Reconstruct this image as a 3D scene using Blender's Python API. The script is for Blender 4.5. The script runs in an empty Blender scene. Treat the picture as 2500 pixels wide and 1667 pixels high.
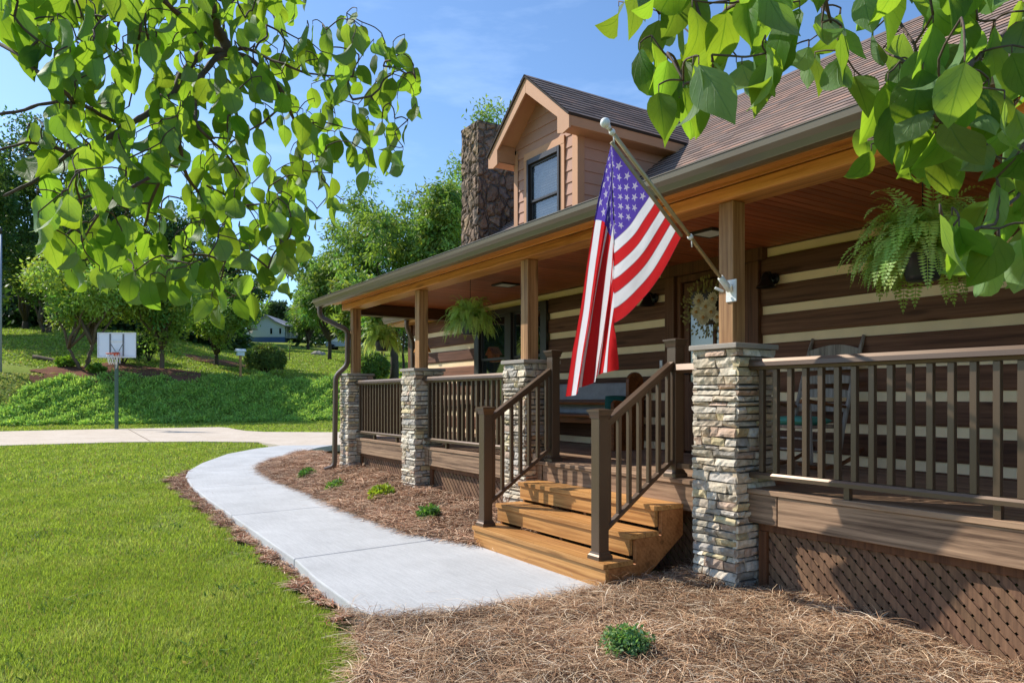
import bpy, math, random
import numpy as np
from mathutils import Vector, Matrix, noise as mnoise
R = math.radians
random.seed(7); rng = np.random.default_rng(11)
scene = bpy.context.scene
COL = scene.collection
# ---------------------------------------------------------------- frame of reference
# X runs along the house front, Y into the house, Z up; the camera stands on the lawn at the origin
FPX = 1774.0; HCAM = 1.43; AZ = math.atan2(1145, 1774); CA = math.cos(AZ); SA = math.sin(AZ)
def DR(x, y): return -x*CA + y*SA, x*SA + y*CA
def XY(d, r): return -d*CA + r*SA, d*SA + r*CA
def at(px, py, d):                       # a point seen at (px, py) of the 2500 px photo, d metres ahead
    x, y = XY(d, (px-1250)/FPX*d)
    return Vector((x, y, HCAM - (py-970)/FPX*d))
def smooth(t): t = np.clip(t, 0, 1); return t*t*(3-2*t)
def terrain(x, y):
    x = np.asarray(x, float); y = np.asarray(y, float)
    d = -x*CA + y*SA; r = x*SA + y*CA
    z = np.interp(d, [0, 8, 22, 31, 60], [-.16, -.15, -.03, .08, .15])
    db = 33.4 + .563*(np.clip(r, -32, 12)+23.5)
    bank = .45*smooth((d-db)/5.2)+.55*np.clip((d-db)/5.2, 0, 1)
    q = r/np.maximum(d, 1)
    sl = np.interp(q, [-.62, -.5, -.36], [.165, .15, .094])
    up = np.clip(d-db-4.6, 0, None)
    up = np.where(up > 75, 75 + (up-75)*.35, up)
    z = z + bank*2.45 + up*sl*bank
    z = z + bank*(.10*np.sin(x*.21+1.3)*np.cos(y*.17))
    near = smooth((x+24)/3)*smooth((y-3.2)/1.5)*smooth((16-y)/1.0)
    return z - .25*near*(1-bank)
def tz(x, y): return float(terrain(x, y))
# ---------------------------------------------------------------- mesh helpers
class MB:
    def __init__(s): s.v = []; s.f = []; s.t = []; s.m = []; s.sm = []
    def add(s, vs, fs, tint=(1, 1, 1), mat=0, smooth=False):
        n = len(s.v); s.v += [tuple(p) for p in vs]
        s.t += [tint]*len(vs)
        for f in fs: s.f.append(tuple(i+n for i in f)); s.m.append(mat); s.sm.append(smooth)
        return s
    def box(s, x0, x1, y0, y1, z0, z1, tint=None, mat=0):
        if tint is None: k = random.uniform(.86, 1.12); tint = (k, k, k)
        v = [(x, y, z) for z in (z0, z1) for y in (y0, y1) for x in (x0, x1)]
        return s.add(v, [(0, 2, 3, 1), (4, 5, 7, 6), (0, 1, 5, 4), (2, 6, 7, 3), (0, 4, 6, 2), (1, 3, 7, 5)], tint, mat)
    def bar(s, a, b, w, h, up=(0, 0, 1), tint=None, mat=0):      # box of section w x h between two points
        if tint is None: k = random.uniform(.88, 1.1); tint = (k, k, k)
        a = Vector(a); b = Vector(b); d = (b-a).normalized(); u = Vector(up); sx = d.cross(u).normalized(); u = sx.cross(d).normalized()
        v = [p + sx*(i*w/2) + u*(j*h/2) for p in (a, b) for i, j in ((-1, -1), (1, -1), (1, 1), (-1, 1))]
        return s.add(v, [(0, 1, 2, 3), (7, 6, 5, 4), (0, 4, 5, 1), (1, 5, 6, 2), (2, 6, 7, 3), (3, 7, 4, 0)], tint, mat)
    def prism(s, poly, axis, a0, a1, tint=(1, 1, 1), mat=0):      # poly in the two other axes, extruded along axis
        n = len(poly)
        def mk(p, a):
            return {'X': (a, p[0], p[1]), 'Y': (p[0], a, p[1]), 'Z': (p[0], p[1], a)}[axis]
        v = [mk(p, a0) for p in poly] + [mk(p, a1) for p in poly]
        f = [tuple(range(n))[::-1], tuple(range(n, 2*n))] + [(i, (i+1) % n, n+(i+1) % n, n+i) for i in range(n)]
        return s.add(v, f, tint, mat)
    def tube(s, path, radii, n=8, tint=(1, 1, 1), mat=0, cap=True):
        P = [Vector(p) for p in path]
        if not hasattr(radii, '__len__'): radii = [radii]*len(P)
        ref = Vector((.31, .17, .93)); vs = []; fs = []
        for i, p in enumerate(P):
            d = (P[min(i+1, len(P)-1)] - P[max(i-1, 0)]).normalized()
            sx = d.cross(ref)
            if sx.length < .1: sx = d.cross(Vector((1, 0, 0)))
            sx.normalize(); u = sx.cross(d)
            for k in range(n):
                a = 2*math.pi*k/n; vs.append(p + (sx*math.cos(a) + u*math.sin(a))*radii[i])
        for i in range(len(P)-1):
            for k in range(n):
                fs.append((i*n+k, i*n+(k+1) % n, (i+1)*n+(k+1) % n, (i+1)*n+k))
        if cap: fs += [tuple(range(n))[::-1], tuple(range((len(P)-1)*n, len(P)*n))]
        return s.add(vs, fs, tint, mat, True)
    def lathe(s, prof, c, n=20, tint=(1, 1, 1), mat=0, M=None):
        vs = []; fs = []; c = Vector(c)
        for r, z in prof:
            for k in range(n):
                a = 2*math.pi*k/n; q = Vector((r*math.cos(a), r*math.sin(a), z))
                vs.append(c + (M @ q if M else q))
        for i in range(len(prof)-1):
            for k in range(n): fs.append((i*n+k, i*n+(k+1) % n, (i+1)*n+(k+1) % n, (i+1)*n+k))
        fs += [tuple(range(n))[::-1], tuple(range((len(prof)-1)*n, len(prof)*n))]
        return s.add(vs, fs, tint, mat, True)
    def frustum(s, cx, cy, z0, z1, a0, a1, tint=(1, 1, 1), mat=0):  # square frustum, half widths a0 -> a1
        v = [(cx+i*a, cy+j*a, z) for z, a in ((z0, a0), (z1, a1)) for i, j in ((-1, -1), (1, -1), (1, 1), (-1, 1))]
        return s.add(v, [(3, 2, 1, 0), (4, 5, 6, 7), (0, 1, 5, 4), (1, 2, 6, 5), (2, 3, 7, 6), (3, 0, 4, 7)], tint, mat)
    def build(s, name, mats, parent=None, bevel=0, seg=1):
        me = bpy.data.meshes.new(name); me.from_pydata(s.v, [], s.f); me.update()
        if not isinstance(mats, (list, tuple)): mats = [mats]
        for m in mats: me.materials.append(m)
        me.polygons.foreach_set('material_index', s.m); me.polygons.foreach_set('use_smooth', s.sm)
        at_ = me.attributes.new('tint', 'FLOAT_COLOR', 'POINT')
        at_.data.foreach_set('color', np.array([(a, b, c, 1) for a, b, c in s.t], 'f').ravel())
        return link(name, me, parent, bevel, seg)
def link(name, me, parent=None, bevel=0, seg=1):
    o = bpy.data.objects.new(name, me); COL.objects.link(o)
    if parent is not None:
        o.parent = parent; o.matrix_parent_inverse = root_inv(parent)
    if bevel:
        b = o.modifiers.new('bevel', 'BEVEL'); b.width = bevel; b.segments = seg; b.limit_method = 'ANGLE'; b.angle_limit = R(40)
    return o
def root_inv(p):
    return Matrix.Translation(-p.location) if p.type == 'EMPTY' else Matrix()
def npmesh(name, V, F, mats, parent=None, tint=None, uv=None, smooth=False, midx=None):
    """V (n,3), F (m,k) one k for all"""
    me = bpy.data.meshes.new(name); n = len(V); m, k = F.shape
    me.vertices.add(n); me.vertices.foreach_set('co', np.ascontiguousarray(V, 'f').ravel())
    me.loops.add(m*k); me.loops.foreach_set('vertex_index', np.ascontiguousarray(F, 'i').ravel())
    me.polygons.add(m); me.polygons.foreach_set('loop_start', np.arange(0, m*k, k, dtype='i'))
    me.update(calc_edges=True)
    if not isinstance(mats, (list, tuple)): mats = [mats]
    for mm in mats: me.materials.append(mm)
    if smooth: me.polygons.foreach_set('use_smooth', np.ones(m, bool))
    if midx is not None: me.polygons.foreach_set('material_index', np.ascontiguousarray(midx, 'i'))
    if tint is not None:
        a = me.attributes.new('tint', 'FLOAT_COLOR', 'POINT'); c = np.ones((n, 4), 'f'); c[:, :3] = tint; a.data.foreach_set('color', c.ravel())
    if uv is not None:
        u = me.uv_layers.new(name='UVMap'); u.data.foreach_set('uv', np.ascontiguousarray(uv[F.ravel()], 'f').ravel())
    return link(name, me, parent)
def thing(name, label, cat, loc=(0, 0, 0), group=None):
    o = bpy.data.objects.new(name, None); COL.objects.link(o); o.location = loc; o.empty_display_size = .1
    return tag(o, label, cat, group)
def tag(o, label, cat, group=None):
    o['label'] = label; o['category'] = cat
    if group: o['group'] = group
    return o
def kind(o, k): o['kind'] = k; return o
def dup(root, loc, label, group=None, rotz=None, scale=None):
    r = root.copy(); COL.objects.link(r); r.location = loc; r['label'] = label
    if group: r['group'] = group
    if rotz is not None: r.rotation_euler = (0, 0, rotz)
    if scale is not None: r.scale = scale if hasattr(scale, '__len__') else (scale,)*3
    for ch in list(root.children):
        c = ch.copy(); COL.objects.link(c); c.parent = r
        for g in list(ch.children):
            e = g.copy(); COL.objects.link(e); e.parent = c
    return r
# ---------------------------------------------------------------- materials
def S(c):     # sRGB 0-255 -> linear
    return tuple(((v/255)/12.92 if v/255 <= .04045 else ((v/255+.055)/1.055)**2.4) for v in c)
class NT:
    def __init__(s, name):
        s.m = bpy.data.materials.new(name); s.m.use_nodes = True; s.n = s.m.node_tree.nodes; s.l = s.m.node_tree.links
        s.b = s.n['Principled BSDF']; s.out = s.n['Material Output']
    def node(s, t, **kw):
        n = s.n.new(t)
        for k, v in kw.items():
            if hasattr(n, k) and not k[0].isupper(): setattr(n, k, v)
        return n
    def put(s, sock, v):
        if isinstance(v, bpy.types.NodeSocket): s.l.new(v, sock)
        elif isinstance(v, (tuple, list)): sock.default_value = tuple(v)+((1,) if len(v) == 3 and len(sock.default_value) == 4 else ())
        else: sock.default_value = v
    def math(s, op, a, b=0, c=None, clamp=False):
        n = s.n.new('ShaderNodeMath'); n.operation = op; n.use_clamp = clamp; s.put(n.inputs[0], a); s.put(n.inputs[1], b)
        if c is not None: s.put(n.inputs[2], c)
        return n.outputs[0]
    def coord(s, k='Object'): return s.n.new('ShaderNodeTexCoord').outputs[k]
    def mapping(s, vec, scale=(1, 1, 1), loc=(0, 0, 0), rot=(0, 0, 0)):
        n = s.n.new('ShaderNodeMapping'); s.l.new(vec, n.inputs[0]); n.inputs['Scale'].default_value = scale; n.inputs['Location'].default_value = loc; n.inputs['Rotation'].default_value = rot
        return n.outputs[0]
    def noise(s, vec, scale, detail=4, rough=.55, dist=0, out='Fac'):
        n = s.n.new('ShaderNodeTexNoise'); s.l.new(vec, n.inputs['Vector']); n.inputs['Scale'].default_value = scale; n.inputs['Detail'].default_value = detail
        n.inputs['Roughness'].default_value = rough; n.inputs['Distortion'].default_value = dist
        return n.outputs[out]
    def voro(s, vec, scale, feature='F1', out='Distance', rand=1):
        n = s.n.new('ShaderNodeTexVoronoi'); n.feature = feature; s.l.new(vec, n.inputs['Vector']); n.inputs['Scale'].default_value = scale; n.inputs['Randomness'].default_value = rand
        return n.outputs[out]
    def ramp(s, fac, stops, interp='LINEAR'):
        n = s.n.new('ShaderNodeValToRGB'); n.color_ramp.interpolation = interp; s.l.new(fac, n.inputs[0]); e = n.color_ramp.elements
        while len(e) < len(stops): e.new(.5)
        for el, (p, c) in zip(e, stops): el.position = p; el.color = (tuple(c)+(1,)) if hasattr(c, '__len__') else (c, c, c, 1)
        return n.outputs[0]
    def mix(s, fac, a, b, mode='MIX'):
        n = s.n.new('ShaderNodeMix'); n.data_type = 'RGBA'; n.blend_type = mode; s.put(n.inputs[0], fac); s.put(n.inputs[6], a); s.put(n.inputs[7], b)
        return n.outputs[2]
    def tint(s):
        n = s.n.new('ShaderNodeAttribute'); n.attribute_name = 'tint'; return n.outputs['Color']
    def uv(s):
        n = s.n.new('ShaderNodeUVMap'); n.uv_map = 'UVMap'; return n.outputs[0]
    def sep(s, v): n = s.n.new('ShaderNodeSeparateXYZ'); s.l.new(v, n.inputs[0]); return n.outputs
    def comb(s, x, y, z=0):
        n = s.n.new('ShaderNodeCombineXYZ')
        for i, v in enumerate((x, y, z)): s.put(n.inputs[i], v)
        return n.outputs[0]
    def bump(s, h, strength=.3, dist=.01):
        n = s.n.new('ShaderNodeBump'); s.l.new(h, n.inputs['Height']); n.inputs['Strength'].default_value = strength; n.inputs['Distance'].default_value = dist
        s.l.new(n.outputs[0], s.b.inputs['Normal']); return n.outputs[0]
    def fin(s, col=None, rough=.7, metal=0, spec=.5):
        if col is not None: s.put(s.b.inputs['Base Color'], col)
        s.put(s.b.inputs['Roughness'], rough); s.b.inputs['Metallic'].default_value = metal; s.b.inputs['Specular IOR Level'].default_value = spec
        return s.m
def wood(name, dark, light, axis='X', rough=.6, gs=1.0, knots=True, bump=.25, spec=.3, streak=.06):
    t = NT(name); c = t.coord()
    k = {'X': (.7, 18, 18), 'Y': (18, .7, 18), 'Z': (18, 18, .7)}[axis]; k = tuple(v*gs for v in k)
    tn = t.tint(); off = t.math('MULTIPLY', t.sep(tn)[0], 37.0)
    va = t.n.new('ShaderNodeVectorMath'); va.operation = 'ADD'; t.l.new(c, va.inputs[0]); t.l.new(t.comb(off, off, off), va.inputs[1]); c = va.outputs[0]
    v = t.mapping(c, k)
    big = t.noise(v, .5, 3, .6, 1.2); fine = t.noise(v, 3.2, 5, .7, .4)
    w = t.n.new('ShaderNodeTexWave'); w.wave_type = 'BANDS'; w.bands_direction = 'DIAGONAL'; t.l.new(t.mapping(v, {'X': (.08, 1, 1), 'Y': (1, .08, 1), 'Z': (1, 1, .08)}[axis]), w.inputs[0]); w.inputs['Scale'].default_value = .8; w.inputs['Distortion'].default_value = 3.2; w.inputs['Detail'].default_value = 3; w.inputs['Detail Scale'].default_value = .6
    f = t.math('ADD', t.math('MULTIPLY', w.outputs['Fac'], streak), t.math('ADD', t.math('MULTIPLY', big, .55), t.math('MULTIPLY', fine, .55)))
    col = t.ramp(f, [(.42, tuple(v*.8 for v in dark)), (.60, tuple((a_+b_)/2 for a_, b_ in zip(dark, light))), (.80, light)])
    if knots:
        kv = {'X': (1.1, 6, 6), 'Y': (6, 1.1, 6), 'Z': (6, 6, 1.1)}[axis]
        kn = t.voro(t.mapping(c, kv), 1.0)
        km = t.ramp(kn, [(.08, .0), (.19, 1)])
        col = t.mix(km, t.mix(.6, col, tuple(x*.35 for x in dark)), col)
    col = t.mix(1.0, col, tn, 'MULTIPLY')
    t.bump(f, bump, .004)
    return t.fin(col, rough, 0, spec)
def plain(name, c, rough=.6, metal=0, spec=.5, var=.12, scale=9, bump=.05, use_tint=True):
    t = NT(name); n = t.noise(t.coord(), scale, 5, .6)
    f = t.ramp(n, [(.25, 1-var), (.75, 1+var)])
    col = t.mix(1.0, c, f, 'MULTIPLY')
    if use_tint: col = t.mix(1.0, col, t.tint(), 'MULTIPLY')
    if bump: t.bump(t.noise(t.coord(), scale*8, 3), bump, .003)
    return t.fin(col, rough, metal, spec)
def leafmat(name, c, trans=.45, tcol=None, rough=.5, spec=.35):
    """thin leaf: diffuse + translucent"""
    t = NT(name); col = t.mix(1.0, c, t.tint(), 'MULTIPLY'); t.fin(col, rough, 0, spec)
    tr = t.n.new('ShaderNodeBsdfTranslucent'); t.put(tr.inputs[0], t.mix(1.0, tcol or tuple(v*1.25 for v in c), t.tint(), 'MULTIPLY'))
    mx = t.n.new('ShaderNodeMixShader'); mx.inputs[0].default_value = trans; t.l.new(t.b.outputs[0], mx.inputs[1]); t.l.new(tr.outputs[0], mx.inputs[2]); t.l.new(mx.outputs[0], t.out.inputs[0])
    return t.m
M = {}
M['step'] = wood('stair_wood', S((162, 108, 56)), S((218, 164, 98)), 'X', .5)
M['stringer'] = wood('stringer_wood', S((150, 92, 48)), S((196, 134, 80)), 'X', .5)
M['deck'] = wood('weathered_wood', S((98, 74, 56)), S((184, 150, 118)), 'X', .75, streak=.08)
M['beamX'] = wood('stained_beam', S((196, 122, 56)), S((242, 176, 100)), 'X', .42, spec=.4)
M['beamY'] = wood('dark_beam', S((62, 40, 28)), S((104, 66, 42)), 'Y', .55)
M['post'] = wood('post_wood', S((138, 96, 60)), S((200, 154, 106)), 'Z', .6)
M['ceil'] = wood('ceiling_boards', S((146, 74, 44)), S((190, 108, 68)), 'Y', .45, knots=False)
M['log'] = wood('log_wood', S((90, 59, 43)), S((136, 95, 70)), 'X', .75, gs=.7)
M['trimdark'] = wood('door_trim', S((84, 50, 30)), S((126, 82, 52)), 'Z', .6)
M['lattice'] = wood('lattice_wood', S((96, 70, 52)), S((146, 112, 84)), 'Z', .75, knots=False)
M['pew'] = wood('pew_wood', S((96, 50, 22)), S((150, 88, 42)), 'X', .35)
M['chairwood'] = wood('chair_wood', S((128, 116, 104)), S((182, 170, 158)), 'Z', .7, knots=False)
M['chairbrown'] = wood('rocker_wood', S((104, 62, 34)), S((150, 98, 60)), 'Y', .6, knots=False)
M['chink'] = plain('chinking', S((252, 222, 176)), .85, var=.08, scale=5)
M['rail'] = plain('bronze_rail', S((98, 79, 62)), .36, .45, .6, var=.05, scale=3, bump=.0)
M['gutter'] = plain('gutter_metal', S((116, 102, 82)), .32, .3, .5, var=.05, scale=3, bump=0)
M['spout'] = plain('spout_metal', S((92, 76, 62)), .42, .1, .5, var=.06, scale=3, bump=0)
M['siding'] = plain('dormer_siding', S((174, 130, 108)), .7, var=.05, scale=4)
M['dtrim'] = plain('dormer_trim', S((186, 136, 98)), .65, var=.05, scale=4)
M['dark'] = plain('dark_frame', S((46, 40, 36)), .4, var=.06)
M['black'] = plain('black_metal', S((30, 28, 28)), .35, .3, var=.05)
M['white'] = plain('white_paint', S((226, 226, 222)), .5, var=.03)
M['cap'] = plain('cap_stone', S((156, 146, 134)), .8, var=.12, scale=7, bump=.2)
M['mortar'] = plain('mortar', S((92, 84, 76)), .95, var=.2, scale=20)
M['pot'] = plain('pot_plastic', S((44, 48, 58)), .45, var=.06)
M['brass'] = plain('gold_pole', S((176, 154, 112)), .35, .35, var=.06)
M['greenpole'] = plain('green_pole', S((66, 92, 80)), .5, .1, var=.08)
M['greypole'] = plain('grey_pole', S((150, 156, 170)), .45, .2)
M['orange'] = plain('orange_rim', S((190, 74, 40)), .5)
M['cushion'] = plain('teal_cloth', S((86, 160, 140)), .9, var=.1, scale=16)
M['pillow'] = plain('dark_teal_cloth', S((16, 84, 72)), .8, var=.25, scale=20)
M['blanket'] = plain('grey_blanket', S((150, 148, 146)), .95, var=.15, scale=10, bump=.3)
M['bark'] = plain('bark', S((104, 88, 72)), .95, var=.35, scale=14, bump=.6)
M['darkbark'] = plain('dark_bark', S((70, 60, 50)), .95, var=.35, scale=9, bump=.5)
M['twig'] = plain('twig_bark', S((92, 74, 62)), .85, var=.3, scale=40, bump=.3)
M['rock'] = plain('rock', S((150, 142, 134)), .9, var=.25, scale=6, bump=.4)
M['bluefound'] = plain('blue_foundation', S((92, 122, 172)), .8)
M['whitesiding'] = plain('white_siding', S((214, 226, 236)), .7, var=.03)
def mk_stone():
    t = NT('ledge_stone'); c = t.coord(); n = t.noise(c, 22, 6, .65); n2 = t.noise(c, 5, 3)
    col = t.mix(1, t.mix(1, t.tint(), t.ramp(n, [(.25, .72), (.65, 1.25)]), 'MULTIPLY'), t.ramp(n2, [(.3, S((236, 222, 202))), (.7, S((255, 250, 238)))]), 'MULTIPLY')
    t.bump(n, .7, .012); return t.fin(col, .85, 0, .25)
M['stone'] = mk_stone()
def mk_chim():
    t = NT('chimney_stone'); c = t.mapping(t.coord(), (1, 1, .8)); w = t.noise(c, 2.2, 3, .5, 0, 'Color')
    va = t.n.new('ShaderNodeVectorMath'); va.operation = 'MULTIPLY_ADD'; t.l.new(w, va.inputs[0]); va.inputs[1].default_value = (.35, .35, .35); t.l.new(c, va.inputs[2])
    cell = t.voro(va.outputs[0], 4.6, 'F1', 'Color'); edge = t.voro(va.outputs[0], 4.6, 'DISTANCE_TO_EDGE', 'Distance')
    base = t.ramp(t.sep(cell)[0], [(0, S((104, 88, 76))), (.35, S((146, 122, 102))), (.7, S((120, 108, 100))), (1, S((166, 140, 112)))])
    base = t.mix(1, base, t.ramp(t.noise(c, 14, 5, .65), [(.25, .55), (.75, 1.2)]), 'MULTIPLY')
    m = t.ramp(edge, [(.015, 0.), (.05, 1.)])
    col = t.mix(m, S((104, 90, 78)), base)
    h = t.math('ADD', t.math('MULTIPLY', t.ramp(edge, [(0, 0.), (.16, 1.)]), 1.0), t.math('MULTIPLY', t.noise(c, 12, 4), .35))
    t.bump(h, 1.0, .08); return t.fin(col, .9, 0, .2)
M['chimney'] = mk_chim()
def mk_shingle():
    t = NT('shingles'); u = t.uv()
    b = t.n.new('ShaderNodeTexBrick'); t.l.new(u, b.inputs['Vector']); b.offset = .37; b.inputs['Scale'].default_value = 1; b.inputs['Brick Width'].default_value = .30; b.inputs['Row Height'].default_value = .14
    b.inputs['Mortar Size'].default_value = .004; b.inputs['Mortar Smooth'].default_value = .2; b.inputs['Bias'].default_value = 0
    b.inputs['Color1'].default_value = (0, 0, 0, 1); b.inputs['Color2'].default_value = (1, 1, 1, 1); b.inputs['Mortar'].default_value = (.5, .5, .5, 1)
    base = t.ramp(b.outputs['Color'], [(0, S((122, 104, 96))), (.3, S((156, 132, 118))), (.6, S((140, 124, 116))), (.85, S((172, 138, 120))), (1, S((112, 100, 94)))])
    g = t.noise(t.mapping(u, (1, 1, 1)), 160, 3, .8); base = t.mix(1, base, t.ramp(g, [(.3, .62), (.7, 1.25)]), 'MULTIPLY')
    col = t.mix(1, base, t.ramp(b.outputs['Fac'], [(0, 1.), (1, .55)]), 'MULTIPLY')
    t.bump(g, .4, .006); return t.fin(col, .95, 0, .15)
M['shingle'] = mk_shingle(); M['butt'] = plain('shingle_butt', S((52, 44, 40)), .95)
def mk_glass(name, c, rough=.02, spec=.9):
    t = NT(name); t.fin(c, rough, 0, spec); t.b.inputs['IOR'].default_value = 2.0
    t.bump(t.noise(t.coord(), .9, 2), .03, .02); return t.m
M['glass'] = mk_glass('window_glass', S((22, 30, 34)))
M['glassclear'] = None
def mk_conc(name, a, b, fine=60, joints=None):
    t = NT(name); c = t.coord(); n = t.noise(c, 1.1, 5, .6); f = t.noise(c, fine, 4, .7); st = t.noise(t.mapping(c, (3, 40, 3), (0, 0, 0), (0, 0, .25)), 1.2, 4, .6)
    col = t.mix(1, t.ramp(t.math('ADD', t.math('MULTIPLY', n, .6), t.math('MULTIPLY', st, .4)), [(.3, a), (.7, b)]), t.ramp(f, [(.25, .86), (.75, 1.08)]), 'MULTIPLY')
    sp = t.voro(c, 9); col = t.mix(t.ramp(sp, [(.02, .35), (.05, 0.)]), col, S((120, 112, 104)))
    t.bump(t.math('ADD', f, t.noise(t.mapping(c, (2, 260, 2), (0, 0, 0), (0, 0, .25)), 1.0, 3, .6)), .3, .004); return t.fin(col, .85, 0, .25)
M['walk'] = mk_conc('walk_concrete', S((172, 172, 170)), S((206, 206, 204)))
M['drive'] = mk_conc('drive_concrete', S((196, 178, 156)), S((218, 203, 184)), 8)
def mk_ground():
    t = NT('grass_ground'); c = t.coord(); n = t.noise(c, .35, 5, .6); f = t.noise(c, 9, 5, .75); g = t.noise(c, 60, 3, .7)
    col = t.ramp(n, [(.3, S((118, 136, 54))), (.55, S((142, 158, 66))), (.75, S((158, 164, 84)))])
    col = t.mix(1, col, t.ramp(t.math('ADD', t.math('MULTIPLY', f, .6), t.math('MULTIPLY', g, .4)), [(.3, .55), (.7, 1.25)]), 'MULTIPLY')
    t.bump(t.math('ADD', f, g), .8, .04); return t.fin(col, 1.0, 0, .1)
M['ground'] = mk_ground()
def mk_straw_ground(name, a, b):
    t = NT(name); c = t.coord(); f = t.noise(c, 25, 6, .8); n = t.noise(c, 1.5, 4)
    col = t.mix(1, t.ramp(f, [(.3, a), (.75, b)]), t.ramp(n, [(.3, .75), (.7, 1.15)]), 'MULTIPLY')
    t.bump(f, 1, .03); return t.fin(col, 1, 0, .1)
M['strawg'] = mk_straw_ground('straw_ground', S((84, 60, 44)), S((152, 116, 86)))
M['mulch'] = mk_straw_ground('red_mulch', S((92, 60, 46)), S((160, 112, 88)))
M['needle'] = plain('straw_needle', (1, 1, 1), .8, var=.05, spec=.2, bump=0)
M['blade'] = leafmat('grass_blade', (1, 1, 1), .4, (1.1, 1.15, .75), .6, .25)
M['juniper'] = leafmat('juniper_leaf', (1, 1, 1), .42, (1.1, 1.15, .65), .6, .25)
M['tleaf'] = leafmat('tree_leaf', (1, 1, 1), .42, (1.25, 1.35, .55), .5, .3)
M['fern'] = leafmat('fern_leaf', S((170, 202, 112)), .45, S((204, 228, 118)), .5, .3)
def mk_dog():
    t = NT('dogwood_leaf'); u = t.uv(); s = t.sep(u); a = t.math('ABSOLUTE', t.math('SUBTRACT', s[0], .5))
    ar = t.math('SUBTRACT', s[1], t.math('MULTIPLY', t.math('POWER', a, .8), .75))
    ph = t.math('ABSOLUTE', t.math('SUBTRACT', t.math('FRACT', t.math('MULTIPLY', ar, 6.0)), .5))
    vein = t.ramp(ph, [(.0, 1.), (.07, 0.)]); mid = t.ramp(a, [(.0, 1.), (.03, 0.)])
    vv = t.math('MAXIMUM', t.math('MULTIPLY', vein, .5), mid)
    n = t.noise(t.coord(), 55, 4)
    tn = t.tint()
    base = t.mix(1, t.mix(1, t.ramp(n, [(.3, S((58, 100, 34))), (.7, S((78, 122, 42)))]), t.mix(t.math('MULTIPLY', vv, .7), (1, 1, 1), (1.9, 1.8, 1.6)), 'MULTIPLY'), tn, 'MULTIPLY')
    geo = t.n.new('ShaderNodeNewGeometry'); col = t.mix(geo.outputs['Backfacing'], base, t.mix(.35, base, S((150, 176, 140))))
    t.fin(col, .58, 0, .3); t.bump(t.math('ADD', t.math('MULTIPLY', vv, -1), t.math('MULTIPLY', n, .4)), .5, .004)
    tr = t.n.new('ShaderNodeBsdfTranslucent'); t.put(tr.inputs[0], t.mix(1, t.mix(t.math('MULTIPLY', vv, .8), S((172, 212, 56)), S((96, 146, 34))), tn, 'MULTIPLY'))
    mx = t.n.new('ShaderNodeMixShader'); mx.inputs[0].default_value = .46; t.l.new(t.b.outputs[0], mx.inputs[1]); t.l.new(tr.outputs[0], mx.inputs[2]); t.l.new(mx.outputs[0], t.out.inputs[0])
    return t.m
M['dog'] = mk_dog()
def mk_flag():
    t = NT('flag_cloth'); s = t.sep(t.uv()); u, w = s[0], s[1]
    stripe = t.math('LESS_THAN', t.math('MODULO', t.math('FLOOR', t.math('MULTIPLY', w, 13)), 2), .5)
    red, wh, blue = S((204, 22, 28)), S((232, 232, 236)), S((84, 62, 164))
    col = t.mix(stripe, wh, red)
    seam = t.math('ABSOLUTE', t.math('SUBTRACT', t.math('FRACT', t.math('ADD', t.math('MULTIPLY', w, 13), .5)), .5)); col = t.mix(t.ramp(seam, [(.03, .55), (.07, 0.)]), col, S((110, 40, 60)))
    can = t.math('MULTIPLY', t.math('LESS_THAN', u, .4), t.math('LESS_THAN', w, 7/13))
    a = t.math('MULTIPLY', u, 30.0); b = t.math('MULTIPLY', w, 10*13/7)
    p = t.math('ROUND', t.math('MULTIPLY', t.math('ADD', a, b), .5)); q = t.math('ROUND', t.math('MULTIPLY', t.math('SUBTRACT', a, b), .5))
    ci = t.math('ADD', p, q); cj = t.math('SUBTRACT', p, q)
    ok = t.math('MULTIPLY', t.math('MULTIPLY', t.math('GREATER_THAN', ci, .5), t.math('LESS_THAN', ci, 11.5)), t.math('MULTIPLY', t.math('GREATER_THAN', cj, .5), t.math('LESS_THAN', cj, 9.5)))
    dx = t.math('MULTIPLY', t.math('SUBTRACT', a, ci), 1.52/30); dy = t.math('MULTIPLY', t.math('SUBTRACT', b, cj), .91*.7/13)
    r = t.math('SQRT', t.math('ADD', t.math('MULTIPLY', dx, dx), t.math('MULTIPLY', dy, dy)))
    th = t.math('ADD', t.math('ARCTAN2', dx, t.math('MULTIPLY', dy, -1)), math.pi*6/5)
    ph = t.math('ABSOLUTE', t.math('SUBTRACT', t.math('MODULO', th, 2*math.pi/5), math.pi/5))
    ph = t.math('SUBTRACT', math.pi/5, ph)   # 0 at a tip, pi/5 at a notch
    lim = t.math('DIVIDE', .030*math.sin(R(18)), t.math('SINE', t.math('ADD', R(18), ph)))
    star = t.math('MULTIPLY', t.math('LESS_THAN', r, lim), ok)
    cc = t.mix(star, blue, S((184, 178, 200)))
    col = t.mix(can, col, cc)
    t.fin(col, .75, 0, .25)
    n = t.noise(t.mapping(t.uv(), (14, 40, 1)), 3, 5, .6, .8); t.bump(n, .35, .02)
    tr = t.n.new('ShaderNodeBsdfTranslucent'); t.put(tr.inputs[0], t.mix(.02, col, (1, 1, 1)))
    mx = t.n.new('ShaderNodeMixShader'); mx.inputs[0].default_value = .45; t.l.new(t.b.outputs[0], mx.inputs[1]); t.l.new(tr.outputs[0], mx.inputs[2]); t.l.new(mx.outputs[0], t.out.inputs[0])
    return t.m
M['flag'] = mk_flag()
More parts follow.
